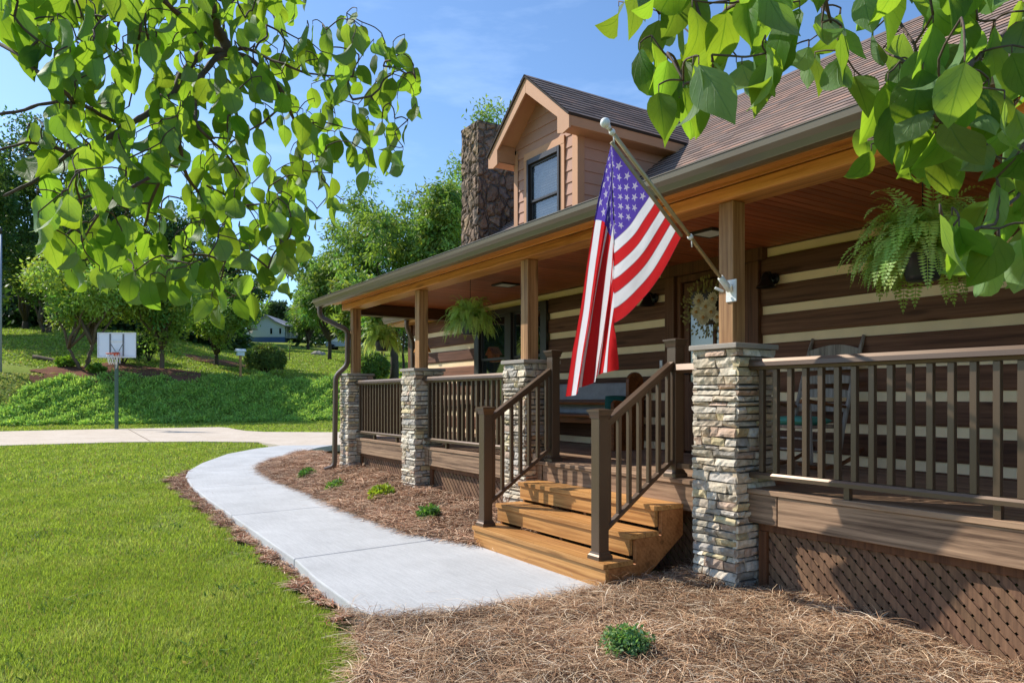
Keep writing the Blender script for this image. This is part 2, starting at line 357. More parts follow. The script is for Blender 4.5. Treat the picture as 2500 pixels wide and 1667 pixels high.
def mk_clear(name, c, alpha):
    t = NT(name); t.fin(c, .08, 0, .6)
    tr = t.n.new('ShaderNodeBsdfTransparent'); mx = t.n.new('ShaderNodeMixShader'); mx.inputs[0].default_value = alpha; t.l.new(tr.outputs[0], mx.inputs[1]); t.l.new(t.b.outputs[0], mx.inputs[2]); t.l.new(mx.outputs[0], t.out.inputs[0]); return t.m
M['acrylic'] = mk_clear('acrylic_board', S((228, 234, 246)), .85)
def mk_lamp():
    t = NT('lamp_diffuser'); return t.fin(S((226, 226, 222)), .5)
M['lamp'] = mk_lamp()
M['dglass'] = mk_clear('dormer_glass', S((60, 70, 78)), .55); M['dglass'].node_tree.nodes['Principled BSDF'].inputs['IOR'].default_value = 2.2; M['dglass'].node_tree.nodes['Principled BSDF'].inputs['Roughness'].default_value = .02
M['boardframe'] = plain('board_frame_white', S((216, 218, 222)), .5); M['boardbar'] = plain('board_bar', S((104, 106, 110)), .5)
# ---------------------------------------------------------------- camera, sun, sky
cam = bpy.data.cameras.new('camera'); cam.sensor_width = 36; cam.lens = 36*FPX/2500; cam.shift_y = 136.5/2500; cam.clip_end = 3000; cam.clip_start = .05
co = bpy.data.objects.new('camera', cam); COL.objects.link(co); co.location = (0, 0, HCAM); co.rotation_euler = (R(90), 0, R(90)-AZ); scene.camera = co
SUN_EL = R(42); sd = Vector((1.5, 1, 0)).normalized()*math.cos(SUN_EL); sd.z = -math.sin(SUN_EL)
sl = bpy.data.lights.new('sun', 'SUN'); sl.energy = 3.9; sl.angle = R(.5); sl.color = (1, .94, .85)
so = bpy.data.objects.new('sun', sl); COL.objects.link(so); so.rotation_euler = sd.to_track_quat('-Z', 'Y').to_euler(); so.location = (-20, -15, 30)
wd = bpy.data.worlds.new('World'); scene.world = wd; wd.use_nodes = True; wn = wd.node_tree.nodes; wl = wd.node_tree.links
sky = wn.new('ShaderNodeTexSky'); sky.sky_type = 'NISHITA'; sky.sun_disc = False; sky.sun_elevation = SUN_EL; sky.sun_rotation = math.atan2(-sd.x, -sd.y); sky.dust_density = .6; sky.ozone_density = 1.6; sky.air_density = 1.0
tc = wn.new('ShaderNodeTexCoord'); mp = wn.new('ShaderNodeMapping'); mp.inputs['Scale'].default_value = (1.4, 1.4, 6); wl.new(tc.outputs['Generated'], mp.inputs[0])
cn = wn.new('ShaderNodeTexNoise'); cn.inputs['Scale'].default_value = 2.1; cn.inputs['Detail'].default_value = 7; cn.inputs['Roughness'].default_value = .6; wl.new(mp.outputs[0], cn.inputs['Vector'])
cr_ = wn.new('ShaderNodeValToRGB'); cr_.color_ramp.elements[0].position = .56; cr_.color_ramp.elements[0].color = (0, 0, 0, 1); cr_.color_ramp.elements[1].position = .78; cr_.color_ramp.elements[1].color = (.28, .28, .28, 1); wl.new(cn.outputs['Fac'], cr_.inputs[0])
cm = wn.new('ShaderNodeMix'); cm.data_type = 'RGBA'; wl.new(cr_.outputs[0], cm.inputs[0]); wl.new(sky.outputs[0], cm.inputs[6]); cm.inputs[7].default_value = (6.2, 6.6, 7.6, 1)
tn_ = wn.new('ShaderNodeMix'); tn_.data_type = 'RGBA'; tn_.blend_type = 'MULTIPLY'; tn_.inputs[0].default_value = 1; wl.new(cm.outputs[2], tn_.inputs[6]); tn_.inputs[7].default_value = (.65, .80, .95, 1); wl.new(tn_.outputs[2], wn['Background'].inputs[0]); wn['Background'].inputs[1].default_value = .15
vs = scene.view_settings; vs.view_transform = 'Standard'; vs.look = 'None'; vs.exposure = .56; vs.gamma = 1
scene.cycles.use_denoising = True; scene.cycles.max_bounces = 8; scene.cycles.transparent_max_bounces = 12
# ---------------------------------------------------------------- ground
def sheet_grid(name, ds, rs, mat, zoff=0):
    D, Rr = np.meshgrid(ds, rs, indexing='ij'); X = -D*CA + Rr*SA; Y = D*SA + Rr*CA
    V = np.stack([X, Y, terrain(X, Y)+zoff], -1).reshape(-1, 3); a, b = D.shape
    i = (np.arange(a-1)[:, None]*b + np.arange(b-1)[None]).ravel(); F = np.stack([i, i+1, i+b+1, i+b], -1)
    return npmesh(name, V, F, mat, smooth=True)
ds = np.concatenate([[-150, -60, -25], np.arange(-12, 60, .5), np.arange(60, 140, 2.5), [160, 200, 300, 450, 700]])
rs = np.concatenate([[-420, -250, -140], np.arange(-90, 41, .8), [60, 110, 200, 420]])
kind(sheet_grid('lawn', ds, rs, M['ground']), 'structure')
# walkway: concrete slab in five poured panels, on one sheet
OUT = [(-4.25, 3.61), (-4.31, 3.35), (-4.33, 2.8), (-4.37, 2.33), (-4.46, 2.03), (-4.6, 1.87), (-4.84, 1.83), (-5.78, 1.85), (-6.53, 1.91), (-9.29, 1.96), (-11.4, 2.0), (-12.87, 2.06), (-14.48, 2.2), (-15.6, 2.42), (-17.24, 2.96), (-19.49, 3.94), (-21.0, 5.0), (-21.9, 5.95)]
INN = [(-6.27, 3.61), (-6.75, 3.48), (-7.09, 3.33), (-8.1, 3.3), (-9.15, 3.3), (-9.63, 3.34), (-11.1, 3.43), (-12.88, 3.46), (-14.2, 3.57), (-15.2, 3.73), (-16.25, 4.08), (-18.83, 5.5), (-20.6, 6.7), (-21.3, 7.4)]
def resample(P, n):
    P = np.array(P, float); s = np.r_[0, np.cumsum(np.hypot(*np.diff(P, axis=0).T))]; t = np.linspace(0, s[-1], n)
    return np.stack([np.interp(t, s, P[:, k]) for k in (0, 1)], -1)
def ycurve(P, x):      # y of an outline at x (outlines run towards -X)
    P = np.array(P)[::-1]; return np.interp(x, P[:, 0], P[:, 1])
mb = MB(); cuts = [-6.6, -9.45, -12.6, -15.2, -18.0]
def walkz(x): return -.03 + np.interp(-x, [14, 22], [0, .035])
secs = []
# front panel to the steps
xs0 = [-4.25]+[v for v in (-4.31, -4.33, -4.37, -4.46, -4.6, -4.84, -5.3, -5.78, -6.27, -6.43, -6.55)]
fp = OUT[:9]; 
def panel(poly):
    n = len(poly); zt = [float(walkz(p[0])) for p in poly]
    v = [(p[0], p[1], z) for p, z in zip(poly, zt)] + [(p[0], p[1], z-.16) for p, z in zip(poly, zt)]
    mb.add(v, [tuple(range(n)), tuple(range(n, 2*n))[::-1]] + [((i+1) % n, i, n+i, n+(i+1) % n) for i in range(n)])
g = .006
P0 = [p for p in OUT if p[0] > cuts[0]] + [(cuts[0]+g, float(ycurve(OUT, cuts[0])))] + [(cuts[0]-.12+g, float(ycurve(INN, cuts[0]-.12)))] + [INN[0]]
panel(P0)
for k in range(5):
    xa = cuts[k]-g; xb = (cuts[k+1]+g) if k < 4 else -30
    oo = [p for p in OUT if xb < p[0] < xa]; ii = [p for p in INN if xb-.12 < p[0] < xa-.12]
    poly = [(xa, float(ycurve(OUT, xa)))] + oo
    if k < 4: poly += [(xb, float(ycurve(OUT, xb))), (xb-.12, float(ycurve(INN, xb-.12)))]
    poly += ii[::-1] + [(xa-.12, float(ycurve(INN, xa-.12)))]
    panel(poly)
kind(mb.build('walkway', M['walk'], None, .012, 2), 'structure')
# driveway with the ball court
drv = [(-21.25, 7.4), (-21.9, 5.95), (-23.7, 5.75), (-25.0, 4.3), (-26.07, 2.13), (-26.5, -1.1), (-27.2, -8), (-36.5, -8), (-35.2, -1.45), (-34.8, 2.6), (-33.9, 6.5), (-33.2, 6.75), (-31.8, 6.75), (-30.3, 6.85), (-29.2, 7.3), (-27.6, 9.4), (-26.5, 13), (-21, 13)]
mb = MB()
def drz(p): d, r = DR(*p); return .012*(d-22)+.006
n = len(drv); mb.add([(p[0], p[1], drz(p)) for p in drv] + [(p[0], p[1], drz(p)-.2) for p in drv], [tuple(range(n))[::-1], tuple(range(n, 2*n))] + [(i, (i+1) % n, n+(i+1) % n, n+i) for i in range(n)])
kind(mb.build('driveway', M['drive']), 'structure')
mb = MB(); ja, jb = (-34.3, 3.0), (-26.0, 2.9)
mb.bar((ja[0], ja[1], drz(ja)+.002), (jb[0], jb[1], drz(jb)+.002), .03, .006)
kind(mb.build('driveway_joint', plain('joint_dirt', S((120, 100, 80)), .95)), 'structure')
# ---------------------------------------------------------------- straw beds
def bed_left(x, y):
    yi = ycurve(INN, x); return (x < -6.2) & (x > -19.5) & (y > yi-.03) & (y < 5.3) & ~((x < -17.2) & (y > 5.0))
def bed_right(x, y):
    edge = np.interp(x, [-5.0, -4.6, -3.73, -2, 0, 2], [1.82, 1.78, 1.42, .75, .2, .0])
    return (x > -4.98) & (x < 2) & (y > edge+.05*np.sin(x*9)+.03*np.sin(x*23)) & (y < 5.3) & ((x > -4.33+.03) | (y < ycurve(OUT, x)+.04) & (x > -4.98)) 
def bed_strip(x, y):
    yo = ycurve(OUT, x); w = np.interp(-x, [4.8, 7, 12, 14.6, 16], [.12, .11, .17, .34, .0]) + .05*np.sin(x*5.1)+.04*np.sin(x*11.3)
    return (x < -4.8) & (x > -16) & (y < yo+.02) & (y > yo-w)
def bed_z(x, y):
    zl = np.interp(x, [-13, -12, -9, -7.5, -6.3], [.26, .30, .17, .14, .06])*smooth((y-ycurve(INN, x))/1.1) - .035 + .0*y
    zr = np.interp(y, [.2, 1.6, 2.6, 4.4, 5], [-.115, -.095, -.05, -.03, -.05]) + np.interp(x, [-4.4, -3.8, -3, -1.8, 0], [.0, .015, .02, -.06, -.10])*smooth((y-2)/1.5)
    zs = terrain(x, y) + .025
    z = np.where(x < -6.2, np.where(y > ycurve(INN, x)-.05, zl, zs), zr)
    z = np.where(bed_strip(x, y) & (x < -4.98), zs, z)
    return z + .018*np.sin(x*7+y*3)*np.sin(y*8-x*2) + .012*np.sin(x*17+1)*np.sin(y*19)
def bed_sheet(name, x0, x1, y0, y1, fn, st=.05):
    xs = np.arange(x0, x1, st); ys = np.arange(y0, y1, st); X, Y = np.meshgrid(xs, ys, indexing='ij'); Z = bed_z(X, Y)
    b = len(ys); i = (np.arange(len(xs)-1)[:, None]*b + np.arange(b-1)[None]).ravel(); F = np.stack([i, i+b, i+b+1, i+1], -1)
    c = fn(X+st/2, Y+st/2)[:-1, :-1].ravel(); F = F[c]
    used = np.unique(F); mp_ = -np.ones(X.size, int); mp_[used] = np.arange(len(used))
    V = np.stack([X, Y, Z], -1).reshape(-1, 3)[used]
    return kind(npmesh(name, V, mp_[F], M['strawg'], smooth=True), 'structure')
bed_sheet('straw_bed', -19.5, -6.2, 3.2, 5.3, bed_left); bed_sheet('straw_bed', -5, 2, 0, 5.3, bed_right); bed_sheet('straw_strip', -16, -4.75, 1.2, 2.7, bed_strip)
def needles(name, n, x0, x1, y0, y1, fn, wid, ln, pal, lift=.02, bed_z=bed_z):
    X = rng.uniform(x0, x1, n*3); Y = rng.uniform(y0, y1, n*3); ok = fn(X, Y); X = X[ok][:n]; Y = Y[ok][:n]; n = len(X)
    Z = bed_z(X, Y) + rng.uniform(0, lift, n) + .03*np.maximum(0, np.sin(X*5+Y*7)*np.sin(Y*6-X*4))
    az = rng.uniform(0, 2*np.pi, n)+np.sin(X*3)*1.2; L = rng.uniform(.6, 1.25, n)*ln; bend = rng.normal(0, .55, n); W = rng.uniform(.7, 1.3, n)*wid
    rise = rng.normal(.0, .22, n) + .22*(rng.random(n) < .15); K = 4; pts = []
    px, py, pz = X.copy(), Y.copy(), Z.copy(); a = az.copy()
    for k in range(K):
        pts.append((px.copy(), py.copy(), pz.copy(), a.copy()))
        px += np.cos(a)*L/3; py += np.sin(a)*L/3; pz += L/3*rise*(1-.7*k) + .004*(1-k); a += bend*.45
    tilt = rng.uniform(-.5, .5, n); V = np.zeros((n, K, 2, 3), 'f')
    for k, (qx, qy, qz, qa) in enumerate(pts):
        sw = W*(1-.18*k)/2
        for j, sg in enumerate((-1, 1)):
            V[:, k, j, 0] = qx - sg*np.sin(qa)*sw; V[:, k, j, 1] = qy + sg*np.cos(qa)*sw; V[:, k, j, 2] = np.maximum(qz, bed_z(qx, qy)*0-.2) + sg*tilt*sw + .004
    base = (np.arange(n)*K*2)[:, None]; q = []
    for k in range(K-1): q.append(np.stack([base[:, 0]+2*k, base[:, 0]+2*k+1, base[:, 0]+2*k+3, base[:, 0]+2*k+2], -1))
    F = np.concatenate(q); pal = np.array([S(c) for c in pal]); c = pal[rng.integers(0, len(pal), n)]*rng.uniform(.55, 1.3, n)[:, None]*(1+.22*np.sin(X*2.3+Y*1.1)*np.sin(Y*2.9-X*1.7))[:, None]
    return kind(npmesh(name, V.reshape(-1, 3), F, M['needle'], tint=np.repeat(c, K*2, 0)), 'stuff')
tan = [(204, 168, 130), (222, 192, 154), (180, 140, 106), (154, 116, 86), (234, 212, 182), (194, 154, 118)]
red = [(184, 142, 112), (162, 120, 92), (202, 168, 136), (138, 100, 78), (216, 188, 158)]
def near_r(x, y): return bed_right(x, y)
needles('pine_straw', 125000, -5, -.2, .2, 5.0, near_r, .0033, .20, tan+[(104, 74, 54), (96, 66, 48)], .04)
needles('pine_straw', 62000, -17.5, -6.2, 3.2, 4.9, bed_left, .0075, .22, red, .03)
needles('pine_straw', 14000, -16, -4.75, 1.2, 2.6, bed_strip, .006, .12, red+[(150, 84, 56)], .02)
# ---------------------------------------------------------------- grass
def on_path(x, y):
    yo = ycurve(OUT, x); yi = ycurve(INN, x); d, r = DR(x, y)
    w = (x < -4.25) & (x > -21.9) & (y > yo-.02) & (y < yi+.02)
    return w
def stray(x, y):
    yo = ycurve(OUT, x); yi = ycurve(INN, x); e = np.minimum(np.minimum(yi-y, 9), np.where(x > -5.2, y-yo, 9)); return on_path(x, y) & (x < -4.45) & (rng.random(np.shape(x)) < np.exp(-np.maximum(e, 0)*7)+.012)
needles('stray_needles', 420, -17, -4.4, 1.7, 4.6, stray, .004, .14, red+tan, .004, lambda x, y: walkz(x)+.004)
def in_poly(x, y, P):
    c = np.zeros(x.shape, bool); P = np.array(P); j = len(P)-1
    for i in range(len(P)):
        xi, yi = P[i]; xj, yj = P[j]
        c ^= ((yi > y) != (yj > y)) & (x < (xj-xi)*(y-yi)/((yj-yi) or 1e-9)+xi); j = i
    return c
def lawn_ok(x, y): return ~on_path(x, y) & ~bed_left(x, y) & ~bed_right(x, y) & ~(bed_strip(x, y) & (np.sin(x*31+y*17) > -.8)) & ~in_poly(x, y, drv) & ~((x > -14.3) & (y > 4.2))
def blades(name, n, d0, d1, q0, q1, hgt, wid, pal, okf, spread=.9, lean=.35, zfn=None, mat='blade', patch=.5, thin=False):
    d = np.sqrt(rng.uniform(d0*d0, d1*d1, n)); q = rng.uniform(q0, q1, n); X, Y = XY(d, q*d)
    ok = okf(X, Y); X = X[ok]; Y = Y[ok]; n = len(X); Z = (zfn or terrain)(X, Y)
    pn = (np.sin(X*2.1+Y*1.3)+np.sin(X*5.3-Y*4.1+1)+np.sin(Y*7.7+X*3.3))/3
    if thin:
        p2 = np.sin(X*.9+Y*1.7+2)*np.sin(Y*.8-X*1.3)+.6*np.sin(X*3.7+Y*2.2)*np.sin(Y*4.3-X*1.9); kp = (p2 < .75) | (rng.random(n) < .35); X = X[kp]; Y = Y[kp]; Z = Z[kp]; pn = pn[kp]; n = len(X)
    H = hgt*rng.uniform(.45, 1.3, n)*(1+.35*patch*pn); W = wid*rng.uniform(.7, 1.3, n); a = rng.uniform(0, 2*np.pi, n)
    lx = np.cos(a)*H*rng.uniform(0, 1.6, n)*lean*1.6; ly = np.sin(a)*H*rng.uniform(0, 1.6, n)*lean*1.6; b = a+np.pi/2+rng.normal(0, .5, n)
    V = np.zeros((n, 5, 3), 'f'); wx = np.cos(b)*W/2; wy = np.sin(b)*W/2
    for k, (t, s) in enumerate(((0, -1), (0, 1), (.55, .8), (.55, -.8))):
        V[:, k, 0] = X + lx*t*t + wx*s; V[:, k, 1] = Y + ly*t*t + wy*s; V[:, k, 2] = Z - .01 + H*t
    V[:, 4, 0] = X+lx; V[:, 4, 1] = Y+ly; V[:, 4, 2] = Z + H*(1-.25*lean)
    i = np.arange(n)*5; F = np.concatenate([np.stack([i, i+1, i+2], -1), np.stack([i, i+2, i+3], -1), np.stack([i+3, i+2, i+4], -1)])
    pal = np.array([S(c) for c in pal]); kk = np.clip(((pn+1)/2*len(pal)+rng.normal(0, .9, n)).astype(int), 0, len(pal)-1); c = pal[kk]*rng.uniform(.65, 1.3, n)[:, None]
    dry = rng.random(n) < .09; c[dry] = np.array(S((168, 150, 96)))*rng.uniform(.7, 1.2, dry.sum())[:, None]
    return kind(npmesh(name, V.reshape(-1, 3), F, M[mat], tint=np.repeat(c, 5, 0)), 'stuff')
gp = [(142, 160, 60), (160, 176, 68), (172, 188, 78), (152, 168, 64), (186, 194, 100)]
blades('grass', 150000, 3.4, 7.2, -.85, .12, .040, .0075, gp, lawn_ok, thin=True)
blades('grass', 130000, 7.2, 13, -.85, .05, .043, .012, gp, lawn_ok, thin=True)
blades('lawn_weeds', 14000, 3.4, 14, -.85, .1, .05, .022, [(96, 128, 50), (110, 142, 58), (84, 118, 48)], lambda x, y: lawn_ok(x, y) & (np.sin(x*2.7+y*1.9)*np.sin(y*3.1-x*1.1) > .55), lean=1.1)
blades('grass', 90000, 13, 26, -.85, -.05, .055, .024, gp, lawn_ok)
blades('grass', 40000, 26, 44, -.8, -.15, .07, .05, gp, lambda x, y: lawn_ok(x, y) & (terrain(x, y) < .35))
# ---------------------------------------------------------------- house
DK = .755; YW = 6.6; ZC = 3.06; XL = -14.2; XR = 2.2
house = thing('log_house', 'brown log house with cream chinking, stone chimney and gabled dormer above a long porch', 'house', (-6, YW, 0))
def hole_segs(x0, x1, z0, z1, holes):     # pieces of a course left over by openings
    segs = [(x0, x1)]
    for hx0, hx1, hz0, hz1 in holes:
        if z1 <= hz0+.02 or z0 >= hz1-.02: continue
        ns = []
        for a, b in segs:
            if hx1 <= a or hx0 >= b: ns.append((a, b)); continue
            if hx0 > a: ns.append((a, hx0))
            if hx1 < b: ns.append((hx1, b))
        segs = ns
    return segs
HOLES = [(-11.42, -9.18, 1.28, 2.93), (-6.62, -5.2, DK-.1, 2.93)]
mb = MB(); ck = MB(); z = .55; courses = []
top = 3.02
zc = [3.0-.312*i for i in range(9)]        # chink band centres
edges = []
for i in range(9):
    lo = zc[i]-.042; nxt = zc[i+1]+.042 if i < 8 else .3
    edges.append((nxt, lo))
edges.append((zc[0]+.042, 3.7))
for z0, z1 in edges:
    for a, b in hole_segs(XL, XR, z0, z1, HOLES):
        cutx = a
        while cutx < b-1e-3:
            e = min(b, cutx + random.uniform(2.6, 5)); e = b if b-e < .8 else e
            nseg = max(2, int((e-cutx)/.5)); k = random.uniform(.72, 1.22); vs = []; fs = []; k2 = (k, k*random.uniform(.94, 1.02), k*random.uniform(.9, 1.02))
            for s_ in range(nseg+1):
                x = cutx+(e-cutx)*s_/nseg - (.003 if s_ == nseg else 0)
                w = [mnoise.noise((x*.8, z0*7+q, 3.1))*.012 for q in range(4)]
                vs += [(x, YW+.1, z0+w[0]*.6), (x, YW+.012+w[2], z0+.006+w[0]*.6), (x, YW+w[2], z0+.03), (x, YW+w[3], z1-.03), (x, YW+.012+w[3], z1-.006+w[1]*.6), (x, YW+.1, z1+w[1]*.6)]
            for s_ in range(nseg):
                for q in range(5): fs.append((s_*6+q, s_*6+q+1, s_*6+q+7, s_*6+q+6))
            fs += [(5, 4, 3, 2, 1, 0), tuple(nseg*6+q for q in range(6))]
            mb.add(vs, [f[::-1] for f in fs], k2); cutx = e
mb.build('log_wall', M['log'], house)
for c in zc:
    for a, b in hole_segs(XL+.02, XR, c-.05, c+.05, HOLES):
        ck.box(a, b, YW+.028, YW+.09, c-.07, c+.07, (random.uniform(.92, 1.06),)*3)
ck.build('chinking', M['chink'], house)
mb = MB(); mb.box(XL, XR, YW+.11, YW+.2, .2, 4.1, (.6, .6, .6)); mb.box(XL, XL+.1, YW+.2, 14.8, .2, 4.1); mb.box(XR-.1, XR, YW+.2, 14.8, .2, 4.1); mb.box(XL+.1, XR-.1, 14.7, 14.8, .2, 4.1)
gy = lambda z: (z+1.137)/.75
for X in (XL, XR-.1): mb.prism([(6.99, 4.1), (14.85, 4.1), (10.92, 7.0)], 'X', X, X+.1)
mb.build('side_wall', M['log'], house)
mb = MB(); mb.box(XL-.05, XL+.09, YW-.05, YW-.005, .3, 3.0); mb.build('corner_board', M['trimdark'], house, .004)
# window: dark frame, two double hung units
def add_window(x0, x1, z0, z1, y, units, parent, fw=.16, name='window', gm='glass'):
    f = MB(); panes = []
    f.box(x0, x0+fw, y-.05, y+.05, z0, z1); f.box(x1-fw, x1, y-.05, y+.05, z0, z1); f.box(x0+fw, x1-fw, y-.05, y+.05, z1-.09, z1); f.box(x0+fw, x1-fw, y-.07, y+.05, z0, z0+.07)
    n = units; iw = (x1-x0-2*fw-(n-1)*.19)/n
    for k in range(n):
        a = x0+fw+k*(iw+.19); b = a+iw; zm = z0+.07+(z1-z0-.16)*.5
        if k: f.box(a-.19, a, y-.045, y+.05, z0+.07, z1-.09)
        for (p, q, dy) in ((z0+.07, zm+.02, .035), (zm-.02, z1-.09, .012)):
            s = .04; f.box(a, a+s, y+dy-.015, y+dy+.02, p, q); f.box(b-s, b, y+dy-.015, y+dy+.02, p, q); f.box(a+s, b-s, y+dy-.015, y+dy+.02, p, p+s); f.box(a+s, b-s, y+dy-.015, y+dy+.02, q-s, q)
            panes.append((a+s, b-s, p+s, q-s, y+dy))
    fo = f.build(name, M['dark'], parent, .004)
    for a, b, p, q, yy in panes:
        g_ = MB(); g_.box(a, b, yy+.004, yy+.012, p, q, (1, 1, 1)); g_.build('pane', M[gm], fo)
    return fo
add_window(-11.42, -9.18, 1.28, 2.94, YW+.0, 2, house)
# entrance door with a glazed upper half
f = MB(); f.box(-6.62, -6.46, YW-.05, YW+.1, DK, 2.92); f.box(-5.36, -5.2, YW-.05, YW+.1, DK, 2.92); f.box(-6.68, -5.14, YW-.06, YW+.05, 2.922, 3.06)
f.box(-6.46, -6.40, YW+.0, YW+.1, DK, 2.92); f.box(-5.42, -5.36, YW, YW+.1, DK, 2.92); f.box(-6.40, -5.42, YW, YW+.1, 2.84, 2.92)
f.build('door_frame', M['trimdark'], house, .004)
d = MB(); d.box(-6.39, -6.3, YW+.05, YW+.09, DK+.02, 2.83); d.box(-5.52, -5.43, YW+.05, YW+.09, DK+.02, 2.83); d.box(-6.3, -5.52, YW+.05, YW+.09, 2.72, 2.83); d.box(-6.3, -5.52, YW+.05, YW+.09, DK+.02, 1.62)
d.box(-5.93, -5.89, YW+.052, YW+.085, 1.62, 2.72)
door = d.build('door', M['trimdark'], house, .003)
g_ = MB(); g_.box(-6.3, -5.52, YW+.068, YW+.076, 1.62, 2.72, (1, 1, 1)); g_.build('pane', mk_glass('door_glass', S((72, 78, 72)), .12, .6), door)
h_ = MB(); h_.tube([(-6.345, YW+.05, 1.72), (-6.345, YW-.01, 1.72)], .012, 8); h_.tube([(-6.345, YW-.01, 1.72), (-6.25, YW-.015, 1.72)], .011, 8); h_.build('handle', M['black'], door)
# porch deck
mb = MB(); y = 4.425
while y < YW:
    w = .14; x = -12.05
    while x < .9:
        e = min(.9, x+random.uniform(2.8, 4.9)); mb.box(x, e-.003, y, min(y+w-.006, YW), .717, DK-random.uniform(0, .002)); x = e
    y += w
mb.build('porch_deck', M['deck'], house, .003)
mb = MB()
for a, b in ((-12.04, -9.0), (-8.98, -6.3), (-6.28, -3.36), (-3.357, -.6), (-.597, .9)): mb.box(a, b-.004, 4.44, 4.48, .50, .715)
mb.box(-12.04, -12.0, 4.48, YW, .5, .715)
mb.build('rim_beam', M['deck'], house, .005)
# porch ceiling, beams, soffit
mb = MB(); x = -12.1
while x < 2: mb.box(x, x+.094, 4.62, YW, ZC, ZC+.03); x += .1
mb.build('porch_ceiling', M['ceil'], house, .004)
mb = MB(); x = -12.2
while x < 2:
    e = min(2, x+random.uniform(3.2, 4.6)); mb.box(x, e-.003, 4.36, 4.40, 2.935, 3.025); mb.box(x, e-.003, 4.352, 4.40, 3.035, 3.15); x = e
mb.box(-12.2, 2, 4.40, 4.62, 2.94, 3.04, (.8, .78, .76)); mb.box(-12.2, 2, 4.402, 4.62, 3.042, 3.2, (.8, .8, .8))
mb.build('eave_beam', M['beamX'], house, .003)
mb = MB(); mb.box(-12.2, -11.98, 4.63, YW, 2.86, ZC-.002); mb.build('end_beam', M['beamY'], house, .004)
mb = MB(); mb.box(-12.42, 2, 4.06, 4.35, 3.055, 3.075, (.9, .9, .9)); mb.box(-12.42, 2, 4.045, 4.07, 2.985, 3.1); mb.build('soffit', M['beamX'], house)
# roofs: the low porch roof breaks at the wall into the steep main roof
def zmain(y): return .75*y-1.137
def roof_sheet(mb_, pts, uvs, th):
    n = len(pts); mb_.add(pts + [(p[0], p[1], p[2]-th) for p in pts], [tuple(range(n)), tuple(range(n, 2*n))[::-1]] + [((i+1) % n, i, n+i, n+(i+1) % n) for i in range(n)])
def shingled(name, polys, parent, th=.05, st=.14):
    """polys: quads (bottom a, bottom b, top b, top a); laid as lapped courses, uv in metres along and up the slope"""
    mb_ = MB(); U = []
    for pts, a, u, o in polys:
        a = Vector(a).normalized(); u = Vector(u).normalized(); o = Vector(o); nrm = a.cross(u).normalized()
        if nrm.z < 0: nrm = -nrm
        p0, p1, p2, p3 = (Vector(p) for p in pts); H = (p3-p0).dot(u); n = max(1, int(round(H/st)))
        flip = (p1-p0).cross(p3-p0).dot(nrm) < 0
        for k in range(n):
            t0, t1 = k/n, min(1, (k+1.0)/n); q = [p0.lerp(p3, t0)+nrm*.011, p1.lerp(p2, t0)+nrm*.011, p1.lerp(p2, t1)+nrm*.001, p0.lerp(p3, t1)+nrm*.001]
            lo = [q[0]-nrm*.02, q[1]-nrm*.02]; vs = q+lo; c = random.uniform(.93, 1.05)
            mb_.add(vs, [(0, 3, 2, 1) if flip else (0, 1, 2, 3)], (c, c, c), 0); b_ = len(mb_.v)-6
            mb_.f.append((b_, b_+1, b_+5, b_+4)[::(1 if flip else -1)]); mb_.m.append(1); mb_.sm.append(False)
            U += [((p-o).dot(a), (p-o).dot(u)) for p in vs]
        Q = [p0, p1, p2, p3]; P = [p-nrm*.006 for p in Q]+[p-nrm*th for p in Q]
        mb_.add(P, [(0, 1, 2, 3), (7, 6, 5, 4), (1, 0, 4, 5), (2, 1, 5, 6), (3, 2, 6, 7), (0, 3, 7, 4)], (1, 1, 1), 1); U += [(0, 0)]*8
    ob = mb_.build(name, [M['shingle'], M['butt']], parent); me = ob.data; ul = me.uv_layers.new(name='UVMap')
    for lp in me.loops: ul.data[lp.index].uv = U[lp.vertex_index]
    return ob
ze, ye = 3.10, 4.0; yb = 7.0; zb = zmain(yb)
sl_p = Vector((0, yb-ye, zb-ze)); sl_m = Vector((0, 1, .75)); sl_b = Vector((0, -1, .75))
yr, zr = 10.92, zmain(10.92)
shingled('porch_roof', [([(-12.42, ye, ze), (2.4, ye, ze), (2.4, yb-.002, zb), (-12.42, yb-.002, zb)], (1, 0, 0), sl_p, (0, ye, ze))], house, .06)
shingled('main_roof', [([(-14.65, yb+.002, zb), (2.6, yb+.002, zb), (2.6, yr, zr), (-14.65, yr, zr)], (1, 0, 0), sl_m, (0, yb, zb)),
                       ([(2.6, 15.4, zr-.75*(15.4-yr)), (-14.65, 15.4, zr-.75*(15.4-yr)), (-14.65, yr+.01, zr-.01), (2.6, yr+.01, zr-.01)], (1, 0, 0), sl_b, (0, yr, zr)),
                       ([(-14.65, 6.15, 3.15), (-12.45, 6.15, 3.15), (-12.45, yb-.002, zb), (-14.65, yb-.002, zb)], (1, 0, 0), Vector((0, .85, zb-3.15)), (0, 6.15, 3.15))], house, .06)
mb = MB(); x = -14.6
while x < 2.5: mb.prism([(yr-.13, zr-.08), (yr, zr+.025), (yr+.13, zr-.08), (yr, zr+.0)], 'X', x, x+.29, (random.uniform(.8, 1.1),)*3); x += .3
mb.build('ridge_cap', plain('ridge_shingle', S((116, 96, 86)), .95), house)
